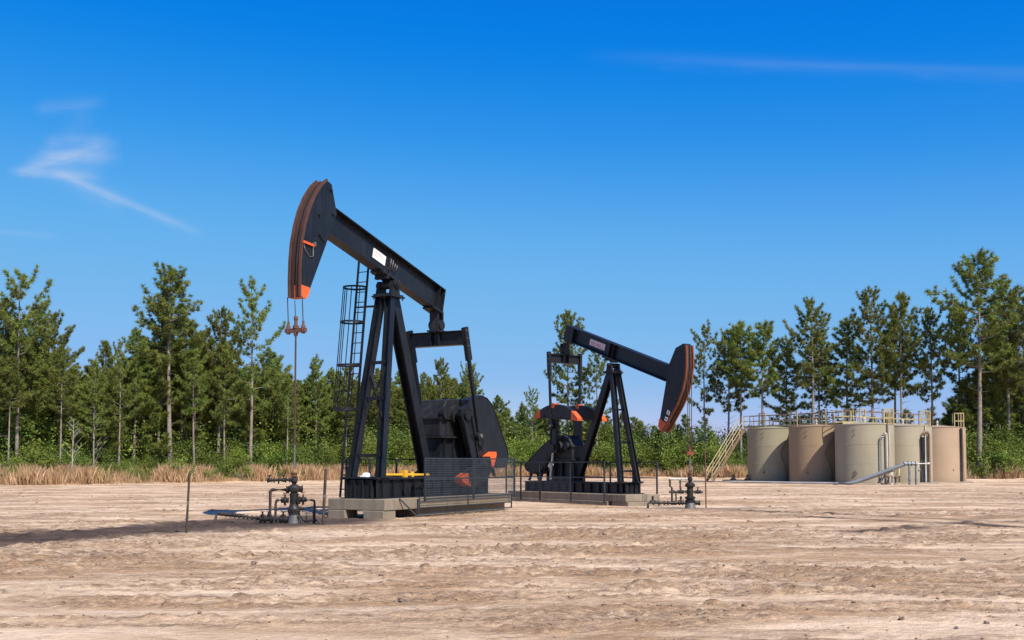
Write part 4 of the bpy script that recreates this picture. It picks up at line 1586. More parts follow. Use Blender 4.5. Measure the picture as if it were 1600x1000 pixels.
m.path([(-1.55, -0.05, 0.22), (-1.62, -0.05, 0.18), (-1.64, -0.05, -0.02)], 0.045, 8)
m.build('manifold', M['well'], T)
for x in (-0.36, -1.45):
    m = MB()
    valve(m, (x, -0.03, 0.25), (1, 0, 0), 0.75)
    m.tube((x, -0.03, 0.34), (x, -0.03, 0.46), 0.045, n=8)
    m.build('valve', M['well'], T)
m = MB()
m.tube((0.14, 0, 0.20), (0.38, 0, 0.20), 0.075, n=12)
m.tube((0.34, 0, 0.20), (0.38, 0, 0.20), 0.10, n=12)
m.build('side_outlet', M['well'], T)


# ------------------------------------------------------------------ marker stakes
def stake(label, px, py, lean, h, mat, band=True, r=0.032):
    zb = gz_at(px, py) - 0.12
    T_ = thing('marker_stake', label, 'stake', (px, py, zb), 0)
    m = MB()
    m.tube((0, 0, 0), (lean * 0.5, 0, h * 0.5), r, n=8)
    m.tube((lean * 0.5, 0, h * 0.5), (lean, 0, h), r, n=8)
    m.build('rod', M[mat], T_)
    if band:
        for k_, (f, mt) in enumerate(((0.52, 'steel'),)):
            m = MB()
            m.tube((lean * f, 0, h * f), (lean * (f + 0.05), 0, h * (f + 0.05)), r + 0.003, n=8)
            m.build('band', M[mt], T_)
    return T_


stake('thin brown marker stake left of the left wellhead', -7.96, 26.95, 0.06, 1.62, 'stake', True, 0.028)
stake('thick brown marker stake between left wellhead and concrete slab', -5.30, 30.9, 0.07, 1.68, 'stake', True, 0.042)
stake('thin rusty marker stake right of the right wellhead', 7.52, 42.7, -0.02, 2.35, 'rusty_iron', False, 0.025)

# ------------------------------------------------------------------ storage tanks
TR, TH = 2.42, 5.0
TANKS = [(24.7, 103.8, 'tank_olive', 'olive grey steel tank farthest left, next to the stairs'),
         (27.35, 98.65, 'tank_brown', 'brown steel tank second from the stairs, half in shadow at its right'),
         (30.0, 93.5, 'tank_beige', 'nearest and largest-looking beige tank behind the slanting grey pipe'),
         (34.6, 97.2, 'tank_beige2', 'pale beige tank with dark bent vent pipe, right of the nearest tank'),
         (39.2, 101.2, 'tank_pink', 'pinkish tan steel tank farthest right in the row')]


def tank(i, x, y, mat, label):
    T = thing('storage_tank', label, 'tank', (x, y, 0.02), 0, 'steel storage tanks')
    m = MB()
    m.lathe([(TR + 0.03, -0.12), (TR + 0.03, 0.05), (TR, 0.05)], (0, 0, 0), 72)
    m.lathe([(TR, 0.05), (TR, TH)], (0, 0, 0), 72)
    m.build('shell', M[mat], T)
    m = MB()
    for z in (1.72, 3.32):
        m.lathe([(TR, z - 0.02), (TR + 0.012, z - 0.008), (TR + 0.012, z + 0.008), (TR, z + 0.02)], (0, 0, 0), 72)
    m.build('weld_seam', M[mat], T)
    m = MB()
    m.lathe([(TR, TH - 0.03), (TR + 0.035, TH - 0.03), (TR + 0.035, TH + 0.01), (TR * 0.5, TH + 0.14), (0.0, TH + 0.26)], (0, 0, 0), 72)
    m.build('roof', M[mat], T)
    m = MB()
    m.lathe([(0.09, 0), (0.09, 0.22), (0.14, 0.22), (0.14, 0.30), (0.05, 0.34), (0.05, 0.45), (0.0, 0.46)], (0.0, 0, TH + 0.25), 10)
    m.build('roof_vent', M['palepipe'], T)
    # nozzle groups at shoulder and foot facing the camera side
    for (a, z, r_) in ((-125, 0.9, 0.12), (-125, TH - 0.75, 0.06), (-125, TH - 0.35, 0.05), (-78 if i > 2 else -125, 1.2, 0.07)):
        t = R(a)
        c = Vector((math.cos(t), math.sin(t), 0))
        m = MB()
        p = c * (TR - 0.02) + Vector((0, 0, z))
        m.tube(p, p + c * 0.10, r_ * 0.6, n=10)
        m.tube(p + c * 0.07, p + c * 0.11, r_ * 1.0, n=12)
        m.build('nozzle', M['rail_rust' if z < 1.0 else mat], T)
    return T


TK = [tank(i, *t) for i, t in enumerate(TANKS)]


def wallpt(a, z, d=0.08):
    t = R(a)
    return Vector((math.cos(t) * (TR + d), math.sin(t) * (TR + d), z))


def tpipe(T, nm, mat, pts, r, n=8):
    m = MB()
    m.path(pts, r, n)
    return m.build(nm, M[mat], T)


# snaking transfer hoses in the gaps of the first two tanks
for i in (0, 1):
    pts = []
    for k in range(15):
        f = k / 14
        z = TH - 0.15 - f * (TH - 0.1)
        pts.append(wallpt(-66 - 20 * math.sin(f * math.pi * 0.92) + 3.5 * math.sin(f * 11), z, 0.14))
    tpipe(TK[i], 'down_pipe', 'rail_rust', pts, 0.06)
    m = MB()
    p = wallpt(-58, TH - 0.40, 0.25)
    m.tube(p - Vector((0.35, 0.1, 0)), p + Vector((0.35, -0.1, 0)), 0.12, n=12)
    m.tube(p + Vector((0.30, -0.1, 0)), p + Vector((0.37, -0.11, 0)), 0.19, n=14)
    m.tube(p + Vector((-0.1, 0, 0.1)), p + Vector((-0.1, 0, 0.5)), 0.06, n=8)
    m.bar(p + Vector((-0.5, 0, -0.2)), p + Vector((0.4, 0, -0.25)), 0.1, 0.08)
    m.build('transfer_valve', M['palepipe'], TK[i])
# nearest tank: pair of vent pipes
T3 = TK[2]
a = -62
tpipe(T3, 'vent_pipe', 'greypipe', [wallpt(-79, 0.05, .18), wallpt(-79, 3.75, .18), wallpt(-78, 3.9, .18), wallpt(-72, 3.95, .18)], 0.07)
tpipe(T3, 'vent_pipe', 'palepipe', [wallpt(-72, 4.15, .20), wallpt(-71, 4.22, .2), wallpt(-67, 4.2, .2), wallpt(-66, 4.05, .2), wallpt(-66, 0.1, .2)], 0.085)
tpipe(T3, 'vent_pipe', 'rail_rust', [wallpt(-61, TH + 0.1, .12), wallpt(-61, 0.1, .12)], 0.06)
tpipe(T3, 'vent_pipe', 'palepipe', [wallpt(-58, TH - 0.1, .12), wallpt(-57, TH - 0.9, .14), wallpt(-57, 2.3, .14)], 0.05)
T4 = TK[3]
tpipe(T4, 'vent_pipe', 'black2', [wallpt(-72, 0.05, .2), wallpt(-72, 4.0, .2)], 0.16)
tpipe(T4, 'vent_pipe', 'rail_rust', [wallpt(-72, 3.95, .2), wallpt(-71, 4.3, .2), wallpt(-67, 4.45, .2), wallpt(-59, 4.4, .2), wallpt(-56, 4.2, .2), wallpt(-56, 0.1, .2)], 0.11)
tpipe(T4, 'vent_pipe', 'palepipe', [wallpt(-63, TH + 0.05, .1), wallpt(-63, 0.05, .1)], 0.05)
T5 = TK[4]
tpipe(T5, 'vent_pipe', 'black2', [wallpt(-60, TH - 0.1, .14), wallpt(-60, 0.05, .14)], 0.09)
tpipe(T5, 'vent_pipe', 'rail_rust', [wallpt(-56, TH - 0.1, .14), wallpt(-54, 0.05, .14)], 0.06)


# ---- catwalks with railings
def catwalk(a, b, w, label, gates, z=5.28, step=1.15, hgt=1.05):
    a = Vector(a + (0,))
    b = Vector(b + (0,))
    L = (b - a).length
    rz = math.atan2(b.y - a.y, b.x - a.x)
    T = thing('catwalk', label, 'catwalk', (a.x, a.y, 0), rz)
    m = MB()
    m.box(0, L, -w / 2, w / 2, z - 0.05, z)
    for s_ in (-1, 1):
        m.box(0, L, s_ * w / 2 - 0.03, s_ * w / 2 + 0.03, z - 0.12, z + 0.10)
    m.build('deck', M['cream'], T)
    n = int(L / step)
    for s_ in (-1, 1):
        base = None
        for i in range(n + 1):
            x = L * i / n
            if base is None:
                m = MB()
                m.tube((0, 0, z + 0.1), (0, 0, z + hgt), 0.035, n=6)
                base = m.build('post', M['cream'], T)
                o = base
            else:
                o = base.copy()
                C.objects.link(o)
            o.parent = T
            o.location = (x, s_ * w / 2, 0)
        for zz, mt in ((hgt, 'rail_rust'), (hgt * 0.52, 'cream')):
            m = MB()
            m.tube((0, s_ * w / 2, z + zz), (L, s_ * w / 2, z + zz), 0.032, n=6)
            m.build('rail', M[mt], T)
    for (x, y) in gates:
        m = MB()
        for dx in (-0.38, 0.38):
            m.bar((x + dx, y, z - 0.1), (x + dx, y, z + hgt + 0.22), 0.09, 0.09)
        for zz in (0.0, 0.55, hgt + 0.2):
            m.bar((x - 0.38, y, z + zz), (x + 0.38, y, z + zz), 0.08, 0.08)
        m.bar((x, y, z), (x, y, z + hgt), 0.05, 0.05)
        m.build('gate', M['cream'], T)
    return T


catwalk((22.9, 107.0), (30.0, 96.6), 0.8, 'long railed catwalk over the three left tanks', [(2.4, -0.45), (6.3, -0.45), (9.6, -0.45), (12.6, -0.45)])
catwalk((28.2, 94.8), (38.9, 103.4), 0.8, 'short railed catwalk behind the two right tanks', [(3.0, -0.4), (8.0, 0.4)])
for (x, y, lb) in ((32.0, 93.2, 'upright rail frame at the right shoulder of the nearest tank'), (36.5, 96.9, 'upright rail frame at the right shoulder of the tank with the bent pipe'),
                   (41.1, 100.9, 'upright rail frame on the right edge of the farthest right tank')):
    T = thing('platform_gate', lb, 'rail frame', (x, y, 0), R(-8))
    m = MB()
    for dx in (-0.40, 0.40):
        m.bar((dx, 0, 4.95), (dx, 0, 6.38), 0.08, 0.08)
    for dx in (-0.05, 0.14):
        m.bar((dx, 0, 5.05), (dx, 0, 6.3), 0.045, 0.045)
    for zz in (4.98, 5.65, 6.36):
        m.bar((-0.40, 0, zz), (0.40, 0, zz), 0.08, 0.09)
    m.build('frame', M['cream'], T)
    m = MB()
    m.box(-0.45, 0.45, -0.02, 0.75, 4.93, 5.0)
    for dx in (-0.40, 0.40):
        m.bar((dx, 0.7, 4.95), (dx, 0.7, 6.38), 0.07, 0.07)
        m.bar((dx, 0, 6.36), (dx, 0.7, 6.36), 0.07, 0.07)
    m.build('platform', M['rail_rust'], T)

# ---- stairs up to the left tank
sa = Vector((18.55, 103.6, 0.0))
sb = Vector((22.25, 105.9, 5.25))
d = sb - sa
L2 = math.hypot(d.x, d.y)
T = thing('staircase', 'steep yellowish metal staircase with handrails rising to the left tank', 'stairs', tuple(sa), math.atan2(d.y, d.x))
for y in (-0.42, 0.42):
    m = MB()
    m.bar((0, y, 0), (L2, y, 5.2), 0.06, 0.26)
    m.build('stringer', M['rail_rust'], T)
    m = MB()
    m.tube((0.0, y, 1.0), (L2 - 0.05, y, 6.2), 0.042, n=8)
    m.tube((0.0, y, 1.0), (-0.05, y, 0.05), 0.05, n=8)
    m.tube((0.1, y, 0.62), (L2 - 0.05, y, 5.75), 0.035, n=6)
    for i in range(1, 5):
        x = L2 * i / 5
        z = 5.2 * i / 5
        m.tube((x, y, z), (x, y, z + 1.05), 0.04, n=6)
    m.build('handrail', M['cream'], T)
m = MB()
m.box(-0.14, 0.14, -0.42, 0.42, -0.02, 0.02)
base = m.build('step', M['cream'], T)
for i in range(1, 20):
    o = base if i == 1 else base.copy()
    if i > 1:
        C.objects.link(o)
    o.parent = T
    o.location = (L2 * i / 20, 0, 5.2 * i / 20 + 0.08)
# low fittings beside the stairs
for (x, y, lb) in ((20.6, 103.0, 'low dark pipe fittings on the ground just right of the staircase foot'), (22.0, 103.3, 'low dark valve against the left side of the olive tank')):
    T = thing('pipe_fitting', lb, 'pipe fitting', (x, y, 0), 0)
    m = MB()
    m.tube((-0.9, 0, 0.15), (0.6, 0, 0.18), 0.08, n=8)
    m.lathe([(0.28, 0.0), (0.30, 0.2), (0.10, 0.3), (0.07, 0.62), (0.0, 0.65)], (0.1, 0, 0.1), 10)
    m.bar((-0.1, 0, 0.45), (0.3, 0, 0.62), 0.06, 0.05)
    m.build('body', M['black2'], T)

# ---- big slanting grey pipe with its manifold in front of the nearest tank
T = thing('slanting_pipe', 'thick grey pipe rising from the ground to a manifold before the nearest tank', 'pipe', (27.8, 89.6, 0), 0)
m = MB()
m.path([(-1.6, 0.2, 0.10), (-0.4, 0.1, 0.12), (0.2, 0, 0.25), (4.15, -0.4, 1.72)], 0.15, 12)
m.build('main_pipe', M['greypipe'], T)
m = MB()
m.path([(-0.2, 0.5, 0.10), (0.6, 0.35, 0.25), (3.2, -0.1, 1.16)], 0.09, 10)
m.build('second_pipe', M['greypipe'], T)
m = MB()
m.tube((3.95, -0.4, 1.72), (5.0, -0.4, 1.72), 0.12, n=10)
for x in (4.02, 4.35, 4.62, 4.95):
    m.tube((x - 0.04, -0.4, 1.72), (x + 0.04, -0.4, 1.72), 0.19, n=12)
m.build('manifold', M['greypipe'], T)
m = MB()
m.tube((5.0, -0.4, 1.72), (6.0, -0.45, 1.74), 0.05, n=8)
m.tube((5.85, -0.45, 1.74), (6.05, -0.45, 1.74), 0.08, n=8)
m.build('spout', M['palepipe'], T)
for x in (4.42, 4.95):
    m = MB()
    m.tube((x, -0.4, 1.7), (x, -0.4, 0.0), 0.09, n=8)
    m.tube((x, -0.4, 0.38), (x, -0.4, 0.48), 0.14, n=8)
    m.build('pipe_leg', M['greypipe'], T)
T = thing('pipe_cluster', 'cluster of short upright pipes and valves at the foot of the nearest tank', 'pipe fitting', (31.0, 90.2, 0), 0)
for (x, h, r_, mt) in ((-0.15, 1.2, 0.07, 'rail_rust'), (0.15, 1.35, 0.06, 'palepipe'), (0.42, 1.0, 0.07, 'rail_rust'), (0.75, 1.2, 0.06, 'cream')):
    m = MB()
    m.path([(x, 0, 0), (x, 0, h), (x + 0.05, 0.1, h + 0.1), (x + 0.1, 0.5, h + 0.12)], r_, 8)
    m.tube((x, 0, h * 0.5), (x, 0, h * 0.5 + 0.12), r_ * 1.9, n=8)
    m.build('upright_pipe', M[mt], T)
T = thing('ground_pipe', 'long pale pipe lying on the sand in front of the tanks', 'pipe', (18.0, 101.5, 0.09), 0)
m = MB()
m.path([(-2.4, 1.6, 0), (2.0, -2.5, 0.02), (6.5, -8.5, 0.02), (8.6, -11.6, 0.04)], 0.085, 8)
m.build('pipe_run', M['palepipe'], T)
m = MB()
m.path([(-1.0, 1.8, 0), (2.6, -1.6, 0.0), (7.0, -7.5, 0.0), (9.4, -11.0, 0.0)], 0.075, 8)
m.build('pipe_run', M['greypipe'], T)


# ---- gravel-and-concrete apron under the tanks
def apron(cx, cy, r, label, mat, seed):
    rnd = random.Random(seed)
    T = thing('tank_pad', label, 'tank pad', (cx, cy, 0), 0)
    m = MB()
    n = 40
    outer = [(r + rnd.uniform(-0.12, 0.15)) for _ in range(n)]
    vs = [(0, 0, 0.13)]
    for i in range(n):
        a = 2 * math.pi * i / n
        vs.append((math.cos(a) * (outer[i] - 0.35), math.sin(a) * (outer[i] - 0.35), 0.12))
    for i in range(n):
        a = 2 * math.pi * i / n
        vs.append((math.cos(a) * outer[i], math.sin(a) * outer[i], -0.15))
    fs = [(0, 1 + i, 1 + (i + 1) % n) for i in range(n)] + [(1 + i, 1 + n + i, 1 + n + (i + 1) % n, 1 + (i + 1) % n) for i in range(n)]
    m.add(vs, fs)
    m.build('pad', M[mat], T)


names = ['olive tank', 'brown tank', 'nearest tank', 'pale tank with the bent pipe', 'pinkish tank']
for i, t in enumerate(TANKS):
    apron(t[0], t[1], TR + (0.75 if i >= 2 else 0.5), 'low rough concrete ring pad under the ' + names[i], 'concrete', i)

# ------------------------------------------------------------------ vegetation
def np_mesh(name, V, F, tone, mats, matidx=None, quads=False):
    me = bpy.data.meshes.new(name)
    V = np.asarray(V, dtype=np.float32)
    F = np.asarray(F, dtype=np.int32)
    k = F.shape[1]
    me.vertices.add(len(V))
    me.vertices.foreach_set('co', V.ravel())
    me.loops.add(F.size)
    me.loops.foreach_set('vertex_index', F.ravel())
    me.polygons.add(len(F))
    me.polygons.foreach_set('loop_start', np.arange(0, F.size, k, dtype=np.int32))
    me.update()
    if tone is not None:
        at = me.color_attributes.new('tone', 'FLOAT_COLOR', 'POINT')
        at.data.foreach_set('color', np.asarray(tone, dtype=np.float32).ravel())
    for m_ in mats:
        me.materials.append(m_)
    return me


def tufts(rng, centers, dirs, tones, nb, ln, wd, spread=1.0):
    """needle tufts: nb thin blades from each centre, mostly fanning about its direction"""
    n = len(centers)
    c = np.repeat(centers, nb, 0)
    d = np.repeat(dirs, nb, 0)
    r = rng.normal(size=(n * nb, 3))
    r /= np.linalg.norm(r, axis=1, keepdims=True)
    v = d * 0.55 + r * spread
    v /= np.linalg.norm(v, axis=1, keepdims=True)
    L = ln * rng.uniform(0.6, 1.15, size=(n * nb, 1))
    s = np.cross(v, rng.normal(size=(n * nb, 3)))
    s /= np.linalg.norm(s, axis=1, keepdims=True) + 1e-6
    base = c + rng.normal(size=(n * nb, 3)) * 0.05 - v * 0.04
    a = base + s * wd * 0.5
    b = base - s * wd * 0.5
    e = base + v * L + s * wd * 0.18
    f = base + v * L - s * wd * 0.18
    V = np.stack([a, b, base + v * L], 1).reshape(-1, 3)
    F = np.arange(len(V)).reshape(-1, 3)
    t0 = np.repeat(tones, nb, 0) + rng.normal(size=n * nb) * 0.16
    t0 = np.clip(t0, 0, 1)
    t1 = np.repeat(rng.uniform(size=n), nb, 0)
    T_ = np.stack([t0, t1, np.zeros_like(t0), np.ones_like(t0)], -1)
    T_ = np.repeat(T_, 3, 0)
    return V, F, T_


def pine_mesh(seed, H, cs, wmax, dens=1.0, shape='pine', trunkr=0.16):
    """returns trunk mesh, crown mesh; H height, cs crown start fraction, wmax crown half width"""
    rng = np.random.default_rng(seed)
    mb = MB()
    # trunk with slight sweep
    sw = rng.uniform(-0.25, 0.25, 4)

    def tp(f):
        return np.array([sw[0] * math.sin(f * 3.0) + sw[1] * f, sw[2] * math.sin(f * 2.5) + sw[3] * f, H * f])
    pts = [tp(f) for f in np.linspace(0, 1, 13)]
    for i in range(12):
        r0 = trunkr * (1 - 0.86 * (i / 12)) * (1.25 if i == 0 else 1)
        r1 = trunkr * (1 - 0.86 * ((i + 1) / 12))
        mb.tube(pts[i], pts[i + 1], r0, r1, n=7, caps=False)
    cen, dr, to = [], [], []
    z = cs
    k = 0
    ga = rng.uniform(0, 6.28)
    nb = int((34 + H * 1.0) * dens)
    for k in range(nb):
        f = cs + (1 - cs) * ((k + rng.uniform(0, 0.8)) / nb) ** 0.92
        g = (f - cs) / (1 - cs)
        if shape == 'pine':
            prof = (0.60 + 0.40 * math.sin(min(1, g * 2.6) * math.pi / 2)) * (1 - g ** 2.3) ** 0.72 + 0.06
        elif shape == 'slim':
            prof = (0.70 + 0.30 * math.sin(g * 3)) * (1 - g ** 2.0) ** 0.72 + 0.08
        else:
            prof = (1 - g ** 1.5) ** 0.8 * 0.95 + 0.06
        Lb = wmax * prof * rng.uniform(0.55, 1.12)
        if rng.uniform() < 0.12:
            Lb *= 1.25
        ga += 2.399 + rng.normal() * 0.4
        el = R(8 + 42 * g + rng.normal() * 10)
        o = tp(f)
        dh = np.array([math.cos(ga), math.sin(ga), 0])
        seg = []
        m_ = 5
        for q in range(m_ + 1):
            s = q / m_
            hor = Lb * s * math.cos(el)
            ver = Lb * s * math.sin(el) * (0.45 + 0.75 * s) - 0.06 * Lb * math.sin(s * math.pi)
            seg.append(o + dh * hor + np.array([0, 0, ver]))
        rb = max(0.015, trunkr * 0.26 * (1 - g * 0.6) * Lb / wmax)
        mb.tube(seg[0], seg[2], rb, rb * 0.7, n=4, caps=False)
        mb.tube(seg[2], seg[5], rb * 0.7, rb * 0.3, n=4, caps=False)
        nt = max(4, int(Lb * 6.5))
        for q in range(nt):
            s = 1 - (q / nt) ** 1.05 * 0.72
            p = seg[0] + (seg[5] - seg[0]) * s
            i0 = min(4, int(s * 5))
            p = seg[i0] + (seg[i0 + 1] - seg[i0]) * (s * 5 - i0)
            sd = np.array([-dh[1], dh[0], 0]) * rng.uniform(-1, 1) * Lb * 0.30 * (1.15 - s * 0.75)
            uz = np.array([0, 0, rng.uniform(-0.12, 0.30) * (0.5 + 0.2 * Lb)])
            c_ = p + sd + uz
            if q % 3 == 0:
                mb.tube(p, c_, rb * 0.35, rb * 0.2, n=3, caps=False)
            cen.append(c_)
            dd = dh * 0.5 + np.array([0, 0, 0.75]) + sd * 0.3
            dr.append(dd / np.linalg.norm(dd))
            to.append(0.48 + rng.normal() * 0.17 + 0.12 * (g - 0.5))
    # a few bare dead stubs below the crown
    for q in range(7):
        f = cs * rng.uniform(0.45, 1.0)
        a = rng.uniform(0, 6.28)
        o = tp(f)
        e = o + np.array([math.cos(a), math.sin(a), rng.uniform(-0.1, 0.5)]) * rng.uniform(0.4, 1.5)
        mb.tube(o, e, 0.025, 0.01, n=3, caps=False)
    V, F, T_ = tufts(rng, np.array(cen), np.array(dr), np.array(to), 34, 0.44, 0.052)
    crown = np_mesh('crown', V, F, T_, [M['needles']])
    tr = bpy.data.meshes.new('trunk')
    tr.from_pydata(mb.v, [], mb.f)
    tr.polygons.foreach_set('use_smooth', mb.sm)
    tr.materials.append(M['bark'])
    return tr, crown


def shrub_mesh(seed, rx, rz, nclump, nleaf, lsize, mat, stems=True, lift=0.2):
    rng = np.random.default_rng(seed)
    cen = []
    while len(cen) < nclump:
        p = rng.uniform(-1, 1, 3)
        r = np.linalg.norm(p)
        if r > 1 or r < 0.35:
            continue
        p = p * np.array([rx, rx, rz * 0.5]) * (0.85 + 0.35 * rng.uniform())
        p[2] += rz * (0.5 + lift * 0.3)
        if p[2] > 0.15:
            cen.append(p)
    cen = np.array(cen)
    cr = rng.uniform(0.14, 0.30, size=(nclump, 1)) * rx
    n = nclump * nleaf
    c = np.repeat(cen, nleaf, 0) + rng.normal(size=(n, 3)) * np.repeat(cr, nleaf, 0) * np.array([1, 1, 0.8])
    c[:, 2] = np.maximum(c[:, 2], 0.05)
    nn = rng.normal(size=(n, 3)) + np.array([0, 0, 0.7])
    nn /= np.linalg.norm(nn, axis=1, keepdims=True)
    s = np.cross(nn, rng.normal(size=(n, 3)))
    s /= np.linalg.norm(s, axis=1, keepdims=True)
    t = np.cross(nn, s)
    L = lsize * rng.uniform(0.6, 1.3, size=(n, 1))
    V = np.stack([c - t * L * 0.5, c + s * L * 0.28, c + t * L * 0.5, c - s * L * 0.28], 1).reshape(-1, 3)
    F = np.arange(len(V)).reshape(-1, 4)
    t0 = np.clip(np.repeat(rng.uniform(0.15, 0.85, nclump), nleaf) + rng.normal(size=n) * 0.15, 0, 1)
    t1 = np.repeat(rng.uniform(size=nclump), nleaf)
    T_ = np.repeat(np.stack([t0, t1, t1 * 0, t1 * 0 + 1], -1), 4, 0)
    me = np_mesh('foliage', V, F, T_, [M[mat]])
    mb = MB()
    for i in range(min(9, nclump)):
        e = cen[i]
        b = np.array([e[0] * 0.15, e[1] * 0.15, 0])
        m_ = (b + e) / 2 + np.array([0, 0, 0.1 * rz])
        mb.tube(b, m_, 0.03, 0.022, n=4, caps=False)
        mb.tube(m_, e, 0.022, 0.01, n=4, caps=False)
    st = bpy.data.meshes.new('stem')
    st.from_pydata(mb.v, [], mb.f)
    st.materials.append(M['bark'])
    return st, me


def spawn(name, pair, names, label, cat, group, loc, rz, sc):
    T_ = thing(name, label, cat, loc, rz, group)
    T_.scale = sc
    for me, nm in zip(pair, names):
        o = bpy.data.objects.new(nm, me)
        C.objects.link(o)
        o.parent = T_
    return T_


rnd = random.Random(11)
# kinds: tall open pines, full pines, slim pines, bushy young pines
TALL = [pine_mesh(100 + i, 20.0, c, w, 1.0, 'pine', 0.24) for i, (c, w) in enumerate(((0.42, 3.9), (0.50, 3.5), (0.38, 4.2), (0.46, 3.6), (0.54, 3.4), (0.48, 3.9), (0.44, 3.3), (0.57, 3.7)))]
SLIM = [pine_mesh(200 + i, 17.0, c, w, 0.95, 'slim', 0.17) for i, (c, w) in enumerate(((0.48, 2.7), (0.42, 3.0), (0.56, 2.6), (0.45, 3.1), (0.60, 2.9), (0.52, 3.2), (0.38, 2.8)))]
BUSHY = [pine_mesh(300 + i, 11.0, c, w, 1.0, 'cone', 0.13) for i, (c, w) in enumerate(((0.10, 2.7), (0.18, 2.5), (0.06, 3.0), (0.25, 2.5), (0.15, 3.1), (0.22, 2.2)))]
OPEN = [pine_mesh(400 + i, 18.0, c, w, 0.55, 'pine', 0.19) for i, (c, w) in enumerate(((0.42, 3.9), (0.33, 3.9)))]
HREF = {'T': (TALL, 20.0), 'S': (SLIM, 17.0), 'B': (BUSHY, 11.0), 'O': (OPEN, 18.0)}
count = {'T': 0, 'S': 0, 'B': 0, 'O': 0}


def pine(kind, x, y, h, label, group=None, ws=1.0):
    lst, ref = HREF[kind]
    pr = lst[count[kind] % len(lst)]
    count[kind] += 1
    s = h / ref
    w = s * ws
    return spawn('pine_tree', pr, ('trunk', 'crown'), label, 'pine tree', group, (x, y, -0.15), rnd.uniform(0, 6.28), (w, w, s))


def px2x(px, d):
    return (px - 800) / FPX * d


def tophh(py, d):
    return (725 - py) / FPX * d + 1.7 + 0.15


